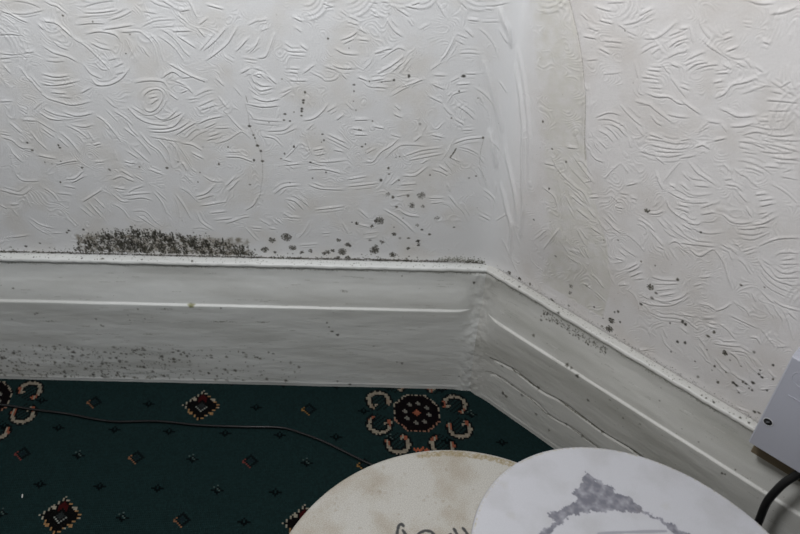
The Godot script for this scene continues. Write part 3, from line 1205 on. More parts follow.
# ------------------------------------------------------------------ what was measured on the walls, in millimetres
# RIDGES: raised lines of the paper; MOULD and SPECKS: [along, height, radius, darkness in percent]
const RIDGES_BACK := [[-526,547,-516,544,-509,539,-501,535], [-509,558,-497,557,-486,553,-484,551], [-529,536,-525,532,-521,530], [-517,546,-504,544,-488,547,-481,549],
	[-478,559,-472,555,-466,553,-458,545], [-448,542,-431,544,-413,546,-395,553], [-451,534,-436,536,-422,536], [-440,553,-424,558,-406,561],
	[-440,547,-423,548,-405,551], [-427,529,-409,532,-393,535], [-444,524,-431,527,-421,526,-413,523,-411,516], [-416,540,-403,544,-390,551],
	[-490,533,-487,528], [-486,537,-472,535,-464,526,-458,519], [-461,520,-449,512,-441,502,-433,491,-429,483,-430,475], [-441,514,-432,509,-422,507],
	[-481,517,-476,510,-468,506], [-492,509,-483,502,-470,498,-461,492], [-494,493,-484,492,-475,493], [-502,477,-489,474,-474,476],
	[-504,472,-490,470,-473,472], [-507,466,-494,464,-480,466,-465,470], [-534,521,-523,522,-509,521], [-522,526,-512,523],
	[-541,500,-528,499,-519,500,-513,495], [-516,501,-504,503], [-542,494,-531,495], [-524,484,-521,475,-517,467],
	[-547,480,-546,472], [-451,473,-446,466,-433,466,-418,474,-407,486], [-443,493,-438,485,-431,483], [-455,489,-450,479,-440,473],
	[-404,520,-402,509,-399,498], [-423,479,-413,482], [-407,527,-395,527], [-428,495,-417,498],
	[-423,487,-413,492], [-541,486,-537,477], [-516,475,-509,461], [-389,528,-382,523,-377,514,-376,502,-377,489],
	[-378,525,-372,516,-371,504,-370,495], [-369,523,-360,516,-353,507,-348,495], [-366,531,-357,525,-348,512,-344,499], [-350,524,-342,518,-333,511],
	[-350,516,-347,509,-341,501], [-403,522,-400,509,-399,496], [-385,533,-370,540,-349,542], [-373,533,-353,535],
	[-354,529,-335,530], [-380,550,-367,548], [-372,563,-365,558,-352,554], [-359,562,-348,555],
	[-333,563,-330,555,-327,544], [-346,547,-337,539], [-342,551,-333,553], [-330,507,-317,521,-311,528],
	[-324,509,-310,521,-298,534], [-324,497,-309,508,-297,519,-286,536], [-304,502,-296,496], [-291,508,-277,523],
	[-280,508,-267,518], [-289,483,-279,489], [-279,485,-277,475,-272,469], [-274,481,-269,479],
	[-285,501,-269,499], [-405,469,-390,472,-375,471,-371,465], [-375,475,-362,483,-354,477], [-364,492,-353,485,-342,478,-328,472],
	[-362,473,-350,467], [-353,476,-338,478], [-316,476,-310,468], [-403,528,-389,528,-384,526],
	[-392,513,-389,504], [-389,511,-384,500], [-314,558,-299,554], [-328,533,-322,524],
	[-325,537,-316,544], [-275,538,-263,544], [-277,507,-269,516,-265,524], [-270,501,-261,503,-255,513,-248,530],
	[-265,542,-256,544], [-262,532,-255,535], [-276,481,-269,483,-264,478], [-279,475,-270,469,-256,469],
	[-273,489,-266,487], [-241,513,-234,510,-218,510], [-239,519,-231,513], [-235,506,-219,505],
	[-236,504,-240,486], [-236,490,-227,490], [-236,486,-229,485], [-222,485,-210,495],
	[-216,487,-204,481,-199,477,-188,479,-182,488], [-191,495,-182,492,-168,492], [-198,493,-187,490], [-187,514,-178,509,-164,508],
	[-173,550,-162,545], [-174,544,-163,541], [-181,524,-171,528,-163,534], [-178,520,-167,526],
	[-163,537,-155,532], [-162,525,-153,524], [-150,557,-143,552], [-148,552,-141,549],
	[-180,555,-175,551], [-228,547,-220,543], [-227,536,-222,532], [-197,558,-187,560],
	[-159,490,-150,500,-146,512], [-146,510,-136,512], [-150,478,-136,481], [-164,482,-154,478],
	[-143,487,-136,490], [-239,476,-219,476], [-260,480,-253,472], [-182,486,-177,480],
	[-198,563,-190,560], [-153,566,-143,564], [-223,517,-217,512], [-146,556,-139,549],
	[-134,547,-127,536,-118,529], [-129,547,-124,540], [-124,559,-112,551], [-116,562,-102,559],
	[-112,547,-108,541], [-86,569,-80,559,-74,550], [-146,510,-136,514,-127,516], [-139,504,-123,516,-115,514],
	[-141,489,-130,495,-116,507], [-128,489,-116,501], [-121,487,-111,501,-108,505], [-144,477,-128,479],
	[-119,471,-106,476,-94,481], [-77,502,-71,512,-66,523,-63,532], [-87,492,-80,498,-75,502], [-83,486,-71,486],
	[-83,478,-74,474], [-63,527,-54,522], [-61,533,-51,529], [-58,512,-48,513,-37,512],
	[-65,479,-56,485], [-50,489,-39,489], [-40,540,-30,531,-22,520,-17,507], [-19,539,-13,530,-9,526],
	[-37,547,-20,548], [-36,564,-25,565,-12,569], [-36,561,-28,560], [-60,567,-53,560],
	[-51,549,-42,548], [-53,538,-46,531], [-139,566,-131,565], [-109,563,-101,566],
	[-100,537,-91,543], [-511,455,-505,448,-495,444,-479,440,-458,445], [-506,464,-492,464,-478,467], [-503,469,-491,466],
	[-498,455,-483,454], [-493,450,-479,449], [-514,435,-503,428,-489,425,-474,424], [-518,429,-509,422,-494,420],
	[-491,430,-477,426,-460,430], [-490,421,-470,425], [-539,433,-533,428], [-540,419,-525,419],
	[-525,419,-515,411,-508,405], [-522,409,-511,398], [-536,404,-532,393,-524,380], [-502,403,-495,394,-490,383,-488,376],
	[-492,413,-481,406,-473,397], [-484,401,-480,392,-481,381], [-506,396,-499,385], [-486,414,-473,412,-463,415],
	[-457,427,-449,420,-442,407,-436,393], [-442,450,-435,440,-430,438], [-444,435,-434,420], [-435,433,-425,425,-419,416],
	[-428,411,-419,401], [-559,442,-546,443], [-573,396,-561,392,-554,383,-542,377], [-567,385,-565,374,-558,362],
	[-568,388,-569,374,-572,355], [-556,415,-547,402], [-572,401,-561,399], [-517,470,-513,460,-509,454],
	[-520,359,-505,364,-492,366], [-536,372,-518,368], [-556,383,-541,381], [-452,470,-446,465,-433,466,-421,471],
	[-466,455,-454,462], [-524,433,-513,442], [-446,379,-447,368], [-471,406,-467,393],
	[-468,388,-461,390], [-431,380,-424,373], [-438,366,-426,364], [-400,447,-397,455,-388,461,-379,461,-377,453,-384,441,-393,434,-400,436,-400,447],
	[-408,434,-400,429,-388,432,-379,441,-373,451,-375,462,-384,466], [-392,451,-384,453], [-393,443,-383,450], [-419,438,-410,425,-396,418,-379,417],
	[-415,439,-403,430], [-392,429,-384,424,-374,428,-365,437], [-386,421,-372,426,-360,433], [-401,412,-384,412,-370,417,-358,431],
	[-400,408,-383,408,-367,413,-354,422], [-372,404,-359,413,-345,422], [-343,420,-331,426,-315,430], [-361,400,-350,411,-344,412],
	[-358,395,-347,405,-333,412], [-343,454,-332,460,-322,463], [-358,468,-349,464,-345,458], [-357,458,-348,462],
	[-369,456,-363,450], [-350,450,-340,452], [-340,442,-322,451], [-339,437,-321,444],
	[-338,414,-324,421], [-327,414,-310,415], [-334,403,-322,408], [-316,453,-310,441],
	[-311,434,-303,421,-295,411], [-328,394,-314,399,-301,408,-295,410,-288,402], [-316,383,-302,383], [-318,376,-303,376,-288,370],
	[-412,405,-405,392,-394,381,-389,365], [-417,398,-410,387,-406,376], [-393,397,-385,383,-385,365], [-381,395,-375,386,-374,370],
	[-371,388,-365,375,-360,358], [-366,393,-355,391,-346,384], [-425,425,-422,412,-415,401], [-431,380,-421,371],
	[-422,382,-410,366], [-287,446,-273,444], [-298,466,-292,456], [-282,476,-278,466,-271,462],
	[-285,435,-282,428], [-337,398,-329,401], [-401,401,-385,398,-370,395], [-357,380,-346,373],
	[-277,468,-269,463,-256,467], [-275,474,-268,469,-259,469], [-279,454,-266,450,-251,453], [-284,445,-269,443,-252,445],
	[-247,461,-236,467], [-249,455,-236,464], [-285,428,-271,426,-250,425], [-268,412,-249,414,-239,422],
	[-225,427,-214,430,-204,439,-198,448], [-220,427,-206,434], [-199,439,-189,446], [-225,410,-223,397,-219,381],
	[-229,397,-222,383], [-202,406,-191,400,-176,391], [-198,409,-181,400], [-217,372,-202,372,-182,375],
	[-223,372,-206,367], [-159,373,-149,374,-139,388], [-156,385,-147,392], [-216,388,-205,391],
	[-215,381,-203,384], [-250,376,-240,387,-231,399], [-273,405,-260,402,-253,392], [-178,450,-171,442],
	[-188,429,-182,435], [-171,418,-160,416], [-169,410,-156,410], [-159,477,-152,471,-136,470],
	[-222,415,-216,422], [-169,429,-154,430], [-281,464,-275,458], [-193,389,-183,387],
	[-247,410,-234,417], [-253,366,-233,369], [-147,421,-137,419], [-146,471,-134,470],
	[-128,460,-117,468,-101,478], [-147,376,-139,388,-127,397,-120,406], [-135,379,-123,393,-112,398,-87,397], [-114,382,-93,391,-70,395],
	[-108,377,-88,382,-69,387], [-69,378,-62,392,-57,408], [-57,401,-44,407,-25,410], [-51,397,-39,394,-27,387],
	[-85,476,-72,470], [-88,461,-73,453], [-58,476,-45,477], [-66,462,-64,466],
	[-71,449,-67,443,-63,439], [-67,453,-61,464,-48,468], [-58,451,-46,443,-36,433], [-59,434,-47,426],
	[-77,419,-70,428], [-64,432,-64,421], [-82,412,-70,409], [-101,403,-95,410],
	[-128,411,-118,408], [-124,448,-119,443], [-124,437,-118,434], [-38,472,-28,465,-17,452,-12,433,-6,412,-2,385],
	[-17,409,-5,398,-2,392], [-13,481,-3,469], [-27,386,-22,377], [-61,383,-47,376],
	[-33,462,-29,454], [-92,373,-86,378], [-48,419,-37,420], [-569,363,-571,347,-566,336,-551,335,-546,336],
	[-597,321,-584,317,-571,315,-557,325], [-543,325,-535,317,-531,305], [-529,318,-513,316], [-569,312,-568,297],
	[-590,299,-581,300], [-591,293,-588,282], [-576,273,-569,262,-559,254], [-573,278,-563,268,-548,263],
	[-552,255,-540,255], [-604,298,-598,293], [-511,339,-501,341,-490,351], [-507,334,-490,344],
	[-506,296,-497,283], [-501,301,-492,286], [-494,304,-484,283], [-486,312,-477,297],
	[-501,306,-489,314,-473,325], [-457,340,-446,345,-437,338], [-458,328,-446,326], [-462,318,-454,308,-444,308],
	[-463,302,-455,295,-451,282], [-444,353,-432,343], [-612,246,-597,248,-583,251], [-519,362,-514,360],
	[-473,364,-461,366], [-518,329,-505,326], [-437,367,-429,363], [-527,280,-520,266],
	[-443,321,-434,327,-423,331], [-448,317,-431,320,-417,321], [-445,311,-428,314,-418,311], [-412,322,-405,307,-403,291],
	[-408,324,-400,312], [-443,293,-428,293,-420,280,-412,270], [-440,287,-429,277,-420,269], [-389,317,-387,302,-388,284],
	[-386,320,-379,302,-374,284], [-379,330,-370,323,-360,308], [-373,328,-366,318], [-361,313,-342,320],
	[-358,304,-344,307,-327,311], [-366,295,-362,279,-349,266], [-348,293,-329,296], [-343,282,-322,286],
	[-331,277,-311,286], [-362,318,-349,323,-338,334], [-348,348,-339,341,-327,341], [-366,371,-362,360,-357,353],
	[-371,367,-367,355], [-386,371,-384,359], [-412,356,-397,349], [-324,334,-310,349],
	[-321,327,-307,344], [-315,342,-306,349], [-304,299,-294,307,-285,323], [-313,286,-301,289],
	[-442,343,-433,338], [-430,346,-421,339], [-374,268,-363,270,-353,266], [-307,270,-296,251],
	[-371,350,-363,338], [-266,325,-255,335,-237,338], [-260,323,-251,334], [-253,317,-243,314,-235,303],
	[-246,323,-236,317,-229,309], [-240,323,-230,314], [-269,287,-262,279], [-258,295,-249,288],
	[-255,290,-240,289], [-300,272,-288,271], [-277,271,-271,270], [-243,256,-233,270,-227,283],
	[-225,339,-211,334,-185,333], [-219,342,-205,336], [-224,361,-206,362,-186,357], [-219,302,-202,305,-186,308],
	[-211,371,-194,374], [-212,265,-204,266], [-251,370,-241,361], [-166,303,-155,291],
	[-187,282,-181,266], [-179,338,-159,341,-143,344], [-157,375,-151,373], [-160,266,-145,269],
	[-158,258,-145,261], [-179,348,-157,353], [-288,284,-277,276], [-251,310,-244,301],
	[-172,282,-155,277], [-241,245,-220,247], [-252,374,-244,372], [-113,355,-99,356,-86,369],
	[-80,365,-68,361,-62,357], [-72,370,-62,363], [-67,377,-56,363], [-127,342,-119,351],
	[-121,325,-107,329], [-116,303,-106,297,-93,295], [-135,304,-120,294,-107,281,-99,271], [-66,316,-57,313,-50,301],
	[-49,314,-40,304,-33,289], [-58,327,-49,314], [-27,371,-21,360,-15,343], [-17,338,-4,328,-2,318,-2,309],
	[-4,350,-2,333], [-121,334,-101,335], [-117,342,-99,344], [-82,324,-66,324],
	[-78,316,-66,318], [-61,344,-58,334], [-57,380,-47,373], [-19,300,-7,295]]
const RIDGES_RIGHT := [[4,297,18,313], [65,421,75,407,97,394,119,378], [77,396,85,376,91,350], [59,407,74,411],
	[90,379,103,365], [98,315,110,304,124,299], [111,344,126,327], [61,298,77,325],
	[62,265,68,254], [61,376,77,372,84,359], [55,276,62,261,80,257], [90,429,104,417,117,408],
	[26,305,40,276], [15,271,44,229], [75,292,92,334], [107,311,121,311],
	[89,414,115,399], [108,368,122,363], [82,590,91,590,99,591], [93,597,110,603],
	[112,582,125,589,132,597,136,602], [109,581,116,579], [118,578,128,577], [135,577,145,580,152,586,159,596,162,601],
	[126,595,137,605], [130,592,139,602], [96,561,107,564,116,566], [94,553,106,551],
	[69,579,78,575], [136,562,144,571,152,577], [147,566,153,574], [162,567,170,575,179,580],
	[161,577,167,585,176,591], [158,587,168,595,173,599], [167,563,174,563], [158,560,167,554],
	[132,552,136,544,139,538], [147,550,158,553], [146,546,159,548], [149,554,160,558],
	[104,530,114,534,121,538], [84,537,95,542], [78,569,91,569], [89,579,102,580],
	[143,541,154,544], [166,580,173,587], [76,559,89,561], [179,610,186,602,196,596],
	[174,601,177,595,180,589], [188,594,196,590,210,587,216,585], [201,593,210,589,220,588,228,591], [180,567,188,574,196,578],
	[183,563,190,572,200,577], [189,566,198,573,208,578], [172,577,179,582], [180,572,187,579,193,584],
	[207,572,218,578], [209,570,218,574], [212,579,219,578], [228,590,236,585],
	[238,587,245,585], [222,585,230,584], [216,637,225,637,236,641], [236,632,246,637,253,643],
	[211,591,218,597], [206,600,212,605], [166,596,173,599], [238,609,242,609],
	[218,619,224,620], [169,587,176,587], [88,467,93,457,99,448,109,442], [82,466,87,454,92,444],
	[118,477,127,474,133,469], [112,470,121,469,129,464], [124,482,132,481,140,476], [109,459,117,449],
	[115,459,123,454], [107,463,111,452,119,447], [108,481,119,486,133,486,140,483], [106,483,118,493,129,495],
	[128,505,136,500,148,495,155,493], [145,513,155,517,162,515,172,512,184,509], [143,515,152,517], [139,538,142,526,147,524],
	[151,527,162,528,173,532,183,530,192,533], [176,515,186,517,195,520], [161,507,167,503,173,502], [148,543,159,545],
	[151,539,161,542], [152,534,165,538], [169,551,179,544,188,538], [164,483,176,487,190,490,202,497],
	[165,478,180,481,195,486,204,492], [164,488,178,490], [162,470,169,468], [149,490,158,484],
	[155,471,154,482], [173,474,187,479,201,486], [181,546,189,546], [86,512,90,507],
	[145,473,148,466], [82,437,90,439], [209,561,215,565], [214,548,221,555,225,565,234,571,243,579],
	[234,560,244,568,250,574,257,576], [253,580,261,578,270,576,276,576], [263,578,269,586], [256,563,268,567,282,571],
	[260,555,268,558,277,562], [221,540,228,540,236,539,244,542,252,547], [235,528,245,533,253,540], [240,530,250,536,264,539,276,544,280,550,282,558],
	[247,525,256,532,265,534], [246,518,257,521,269,521], [248,513,257,515], [264,525,274,527,286,529,296,530],
	[251,521,264,524,275,524,287,526], [208,510,217,521], [209,513,215,524], [213,524,225,527],
	[227,526,232,522], [225,509,233,515], [184,534,193,531,205,528], [211,495,216,500,223,499],
	[194,495,203,501], [269,548,275,553], [258,572,266,573], [265,534,276,537,286,543],
	[267,531,281,535,293,540], [264,528,275,530], [285,553,290,544], [256,543,264,546],
	[250,536,258,542], [89,400,100,394,110,391,119,379], [90,395,103,389], [106,442,114,437,123,437],
	[130,420,136,434,142,444], [92,424,99,427,106,422,115,415], [180,452,185,444,192,437], [197,429,203,421,214,417,227,417],
	[198,438,208,437,221,438], [202,444,213,444,219,446], [198,446,203,445], [159,467,169,468],
	[164,467,180,471,191,476,202,484], [176,468,185,465], [190,445,196,462,201,475], [149,411,158,414],
	[163,412,167,413], [141,403,151,399], [149,393,156,395], [185,404,193,408,198,414],
	[188,414,191,422], [175,391,183,391,189,388], [141,379,152,373], [139,372,151,367],
	[133,367,140,358], [108,404,116,410], [118,389,127,394], [120,374,128,368],
	[96,367,106,356], [97,382,112,376], [100,387,113,380], [207,463,213,460],
	[207,452,216,449], [146,443,151,438], [196,402,206,396], [200,406,213,400],
	[104,415,111,409], [154,423,165,432], [209,424,224,428], [211,429,221,432],
	[209,477,218,471,228,469,238,467], [208,464,217,463,228,467], [221,457,233,462], [207,450,216,446,226,448,238,456],
	[208,445,218,443,228,447], [211,434,223,438,239,447], [214,425,223,426], [216,418,226,415,235,418,238,423],
	[238,423,248,429,251,436], [233,437,243,448], [236,431,246,439], [199,478,207,483,212,487],
	[239,491,248,486], [249,491,256,488,262,488,270,484,279,483], [251,500,261,503,272,503,283,500], [258,496,266,498,275,498],
	[252,510,263,513], [276,516,287,519,298,525], [274,505,285,509], [284,491,294,490,304,487,313,482],
	[290,502,297,504,302,505], [290,507,295,512], [254,441,263,437,274,441,281,447], [276,475,283,480],
	[280,471,290,478], [283,466,292,474], [284,458,291,464], [288,455,295,467],
	[282,444,291,451,298,462], [285,443,295,449], [261,469,270,464], [245,476,251,480],
	[248,472,257,475,263,472], [272,458,278,452], [281,513,293,517], [266,517,278,521,292,528],
	[286,519,299,523], [165,348,175,346,184,345], [165,341,173,339], [179,319,189,332,192,341],
	[178,323,188,338], [184,316,194,329], [162,322,168,328], [156,312,162,302,168,294],
	[184,297,193,295,199,285], [206,330,219,334,234,343], [211,323,224,331,235,339], [216,317,231,329],
	[221,312,235,325], [212,369,217,362], [217,374,226,366], [192,384,202,378,209,374],
	[187,391,195,387], [200,398,209,392,219,392], [205,401,219,397,233,396], [214,406,224,402],
	[166,367,180,363,192,356], [148,367,161,364], [137,363,144,358], [116,345,125,337],
	[126,322,132,313], [117,321,127,311], [147,290,157,282], [132,273,143,271],
	[149,270,162,265], [175,297,183,304], [202,340,205,332,204,322], [139,292,149,289],
	[214,380,219,387,228,385,238,379], [204,371,211,371], [231,311,243,324,248,336], [223,304,236,311],
	[189,315,200,324], [161,330,171,332], [126,354,138,351], [108,300,121,299],
	[110,313,124,314], [220,402,231,399,242,401,254,407], [229,412,239,411,250,415,259,422], [221,410,230,409],
	[233,388,242,384,249,386,255,397,259,400], [225,383,234,381], [258,399,268,392,276,381,286,365], [273,434,282,439,292,447],
	[273,429,285,434,295,443], [276,425,288,430,299,445], [295,426,302,436,310,444,323,452], [312,424,315,430,327,437],
	[318,418,326,423,332,427], [315,411,322,410,329,414,335,422], [311,409,320,403,329,408,338,414], [304,413,310,412],
	[298,412,307,404,320,399,331,401,342,402], [301,403,314,395,328,393,344,397], [302,397,313,389,324,387,341,388], [326,402,333,402,341,406],
	[287,411,294,419], [289,399,297,392], [270,410,279,406], [270,406,277,397],
	[273,417,279,415], [255,360,263,367], [252,347,257,353], [246,320,250,331],
	[305,372,311,365], [312,379,321,375,329,374], [282,402,291,398], [283,412,292,422],
	[318,423,326,430], [263,409,272,408], [224,388,233,392,247,398,258,403], [188,298,197,292,205,277],
	[212,284,223,285,231,287,244,295,257,299,267,298], [203,292,213,294,228,302,239,312,247,326], [223,263,226,272,235,283], [223,254,223,263],
	[274,275,285,269,291,260], [236,263,242,254,253,249], [274,287,283,280], [253,286,261,284],
	[216,303,229,309,240,321], [222,311,236,323], [202,300,213,301], [271,314,282,322],
	[275,312,285,313], [278,308,284,306], [262,328,271,332,280,331], [218,223,227,232],
	[250,304,261,309], [236,271,242,263], [272,313,282,320], [278,312,285,315],
	[279,307,286,310], [289,317,298,315,308,309], [295,334,308,335,322,336], [326,337,334,332,343,326],
	[298,299,309,307], [291,290,304,297,315,304], [307,292,319,299,325,299], [308,290,315,289,320,283],
	[316,304,325,303], [320,321,326,324,331,319], [310,359,316,355], [319,367,327,361,333,357,339,344],
	[325,373,333,365,339,361,345,349], [337,370,345,361,355,344], [325,377,334,375,350,379], [341,372,350,368],
	[324,291,332,286,339,283], [330,298,338,291], [280,330,287,339,291,348], [293,352,304,347],
	[263,327,274,330], [276,277,284,272,290,265], [298,271,305,267], [259,298,270,296],
	[329,337,337,328], [349,293,356,289], [330,282,335,272], [303,266,315,261],
	[346,326,354,334], [296,352,306,350,311,345], [323,264,334,264,344,260], [317,266,328,263],
	[323,299,331,294,337,289], [331,298,339,293], [308,289,317,287,321,281], [298,271,305,266,316,263],
	[329,249,333,246], [337,224,349,227], [351,266,356,272], [282,269,289,263,294,262]]
const FOLDS_BACK := [[[-21,562,-16,550,-10,539,-5,523], 3.2, 2.6], [[-32,505,-25,485,-18,464,-11,443,-3,420], 2.4, 2.6], [[-18,420,-12,397,-5,373], 2.6, 2.8]]
const FOLDS_RIGHT := [[[2,506,8,489,15,470,20,451,25,431,28,404,32,375,35,356,39,336,39,314,40,292], 3.2, 2.6], [[0,409,7,389,16,367,25,343,30,321,32,299], 2.4, 2.6], [[2,353,10,335,17,317,25,299,27,276,28,253], 2.6, 2.8], [[1,526,9,509,17,489,24,468,30,446,35,423,39,392,42,360], 1.8, 3.0]]
const SWELL_RIGHT := [15,585,23,547,34,507,47,454,65,385,78,321,76,241]
const LAP_RIGHT := [48,595,59,574,69,554,78,532,89,495,97,451,111,408,130,376,149,341,165,291]
const MOULD_BACK := [[-462.9,543.3,1.0,80], [-433.8,537.6,0.9,60], [-398.8,524.4,0.9,60], [-407.4,502.9,0.8,70], [-194.5,525.0,1.1,90], [-173.2,515.0,0.8,40], [-245.8,477.4,0.9,50], [-168.8,472.8,1.3,60],
	[-152.2,477.4,1.0,60], [-110.1,484.4,1.7,80], [-52.1,485.9,1.9,95], [-126.0,479.3,1.3,80], [-139.3,476.6,0.9,60], [-131.9,552.9,0.8,30], [-544.1,389.3,1.2,80], [-541.3,379.2,1.4,70],
	[-509.2,386.9,1.2,90], [-508.4,383.5,1.2,90], [-512.2,364.8,0.9,60], [-531.4,362.9,0.9,50], [-489.9,356.3,1.2,70], [-523.7,361.0,0.9,40], [-458.5,355.0,1.1,50], [-418.7,436.3,0.8,30],
	[-422.0,358.9,1.1,70], [-390.0,358.4,1.6,75], [-314.7,389.5,1.0,80], [-328.2,365.7,1.3,80], [-286.7,372.4,1.3,80], [-330.1,471.7,0.8,40], [-343.4,388.7,0.8,30], [-287.0,418.0,1.6,95],
	[-283.8,406.3,1.1,80], [-282.5,402.4,1.1,90], [-280.7,392.4,1.7,95], [-277.4,385.1,1.4,70], [-277.0,371.3,1.6,80], [-222.1,462.4,1.3,95], [-224.4,452.6,1.3,95], [-224.8,449.5,1.3,95],
	[-226.7,441.9,1.4,95], [-227.2,438.8,1.4,95], [-227.8,433.1,1.1,90], [-246.0,434.5,1.3,90], [-247.7,426.8,1.1,80], [-241.1,425.7,1.1,80], [-235.8,437.3,0.9,50], [-264.7,423.2,0.8,60],
	[-169.0,465.0,1.0,60], [-169.8,452.8,0.8,50], [-167.3,441.6,0.9,60], [-205.7,409.8,1.1,80], [-204.3,401.9,1.1,80], [-207.3,399.1,0.8,60], [-164.4,417.4,0.9,70], [-162.2,416.8,0.9,70],
	[-149.2,428.2,1.0,60], [-157.4,397.8,1.0,60], [-161.4,394.3,1.1,80], [-239.0,392.2,1.4,80], [-250.6,382.4,1.2,60], [-255.2,375.4,1.0,60], [-221.4,371.5,1.4,70], [-286.7,372.4,1.2,70],
	[-55.7,468.0,1.0,80], [-34.6,460.0,0.9,40], [-61.8,434.3,1.0,70], [-24.9,410.0,1.3,90], [-96.4,425.7,1.6,30], [-122.5,381.1,0.8,50], [-118.4,381.9,0.9,60], [-131.0,365.6,1.5,80],
	[-488.5,357.0,0.9,50], [-520.8,334.6,1.2,80], [-457.7,353.6,1.2,60], [-533.4,256.7,1.4,80], [-530.3,260.0,1.4,80], [-511.3,262.2,1.5,80], [-591.8,232.7,1.7,90], [-572.4,238.3,1.3,70],
	[-352.2,353.0,0.9,70], [-375.6,367.2,0.9,60], [-356.6,339.3,1.0,60], [-295.2,337.4,1.2,60], [-204.0,357.9,1.1,70], [-220.3,348.9,1.1,60], [-139.7,348.3,1.8,80], [-247.4,341.6,0.9,40],
	[-175.3,284.1,0.9,70], [-169.4,282.2,2.0,95], [-142.0,287.4,5.2,75], [-150.7,278.5,2.0,80], [-258.0,257.6,5.8,75], [-276.7,252.2,4.0,70], [-287.0,236.1,4.3,75], [-274.6,232.3,1.9,70],
	[-251.7,240.5,4.1,70], [-240.1,233.4,2.4,70], [-229.0,236.2,2.5,70], [-192.9,254.7,2.5,80], [-182.4,248.4,2.8,85], [-178.7,246.1,1.9,80], [-188.5,235.8,4.8,90], [-207.6,234.4,3.1,80],
	[-212.1,232.5,2.3,80], [-201.1,237.1,2.5,80], [-147.8,239.5,5.3,95], [-124.7,232.7,3.7,95], [-153.3,255.9,1.8,40], [-138.3,253.1,3.0,40], [-145.8,246.2,2.5,50], [-181.8,225.0,3.3,90],
	[-194.5,225.5,2.6,80], [-130.3,357.1,1.1,70], [-118.5,348.9,1.1,70], [-82.3,357.1,1.1,70], [-36.4,354.1,1.2,40], [-28.5,357.2,1.1,70], [-131.3,328.1,2.6,35], [-125.3,323.8,1.9,75],
	[-107.3,326.5,1.8,60], [-91.2,327.0,4.8,40], [-102.2,312.4,3.6,50], [-120.9,309.6,1.5,90], [-88.9,311.3,2.2,35], [-112.6,292.2,0.9,50], [-71.1,293.4,2.9,30], [-49.4,279.9,1.2,70],
	[-123.4,266.5,2.5,85], [-88.8,274.8,1.5,80], [-79.2,267.8,1.7,90], [-93.1,256.1,2.5,95], [-92.0,250.3,2.1,85], [-105.1,260.6,1.6,70], [-105.4,243.3,2.2,85], [-95.2,281.7,2.2,35],
	[-115.8,260.3,1.8,35], [-123.5,277.7,1.0,50], [29.6,219.6,1.2,80]]
const MOULD_RIGHT := [[115.9,577.5,0.8,50], [48.6,454.9,1.3,95], [64.9,428.1,1.1,70], [83.2,419.5,1.2,70], [181.5,405.6,2.1,95], [184.5,407.2,1.0,80], [208.2,316.5,3.5,85], [233.4,343.7,1.7,90],
	[190.8,342.3,1.1,70], [206.5,346.3,1.0,60], [204.2,288.2,1.7,80], [159.9,353.9,1.0,50], [144.3,344.8,1.0,50], [213.8,303.9,1.9,60], [216.3,313.0,1.6,60], [117.7,258.7,2.7,40],
	[118.4,247.8,2.1,40], [137.1,273.0,1.7,30], [240.2,411.0,1.2,80], [293.1,374.9,1.3,90], [313.4,385.5,0.8,70], [252.6,295.3,1.9,90], [256.4,294.2,1.9,90], [254.8,265.8,1.7,80],
	[262.6,270.1,1.7,80], [282.1,294.8,1.8,90], [286.2,303.8,1.7,90], [176.7,242.8,3.5,95], [177.1,228.9,4.2,98], [181.3,260.6,1.7,80], [186.9,247.6,1.4,70], [177.5,257.2,1.3,60],
	[178.9,214.9,1.8,80], [173.7,210.2,1.5,70], [166.0,239.3,1.3,40], [251.9,247.5,1.2,50], [279.2,253.3,1.1,50], [167.4,226.9,1.5,50], [240.7,284.5,1.2,60], [304.1,285.3,3.0,95],
	[329.0,306.0,1.6,50], [349.9,303.0,1.4,90], [342.0,282.9,1.4,85], [345.7,281.2,1.5,90], [299.7,261.5,1.4,80], [286.3,277.1,0.9,60], [288.1,234.9,1.7,50], [355.6,286.3,1.3,80],
	[341.2,288.4,1.0,80], [298.8,254.3,1.1,40], [309.1,243.1,1.7,90], [323.4,254.1,1.9,90], [327.0,253.1,1.8,90], [331.3,262.3,1.5,80], [334.7,261.9,1.4,80], [340.3,268.2,1.9,90],
	[342.6,258.1,1.3,70], [339.2,258.4,1.1,60], [332.1,245.9,1.2,60], [355.2,268.7,1.3,80], [353.8,232.3,1.8,80], [358.0,234.4,1.5,70], [56.2,326.6,1.2,70], [69.7,378.4,1.2,80],
	[91.9,291.4,1.5,40], [96.6,219.8,3.2,70], [152.0,247.6,1.3,70], [120.2,227.9,1.5,50], [30.7,224.2,2.6,70], [47.1,225.0,2.2,90], [63.1,226.4,1.7,60], [296.1,215.4,1.0,40],
	[312.4,262.1,1.0,60], [323.4,280.3,1.0,50], [311.3,280.1,1.0,50]]
const CREASE_BACK := [[[-289,446,-287,433,-287,418,-284,408,-281,393,-278,384,-277,370,-279,347,-282,336,-285,321,-292,308,-298,302], 0.6, 16], [[-60,383,-56,390,-54,395], 1.0, 85], [[-24,409,-26,393,-26,375,-20,359,-16,352], 0.6, 15], [[-286,448,-287,456], 0.6, 40]]
const CREASE_RIGHT := [[[25,219,37,214,49,217,65,216], 1.0, 85]]
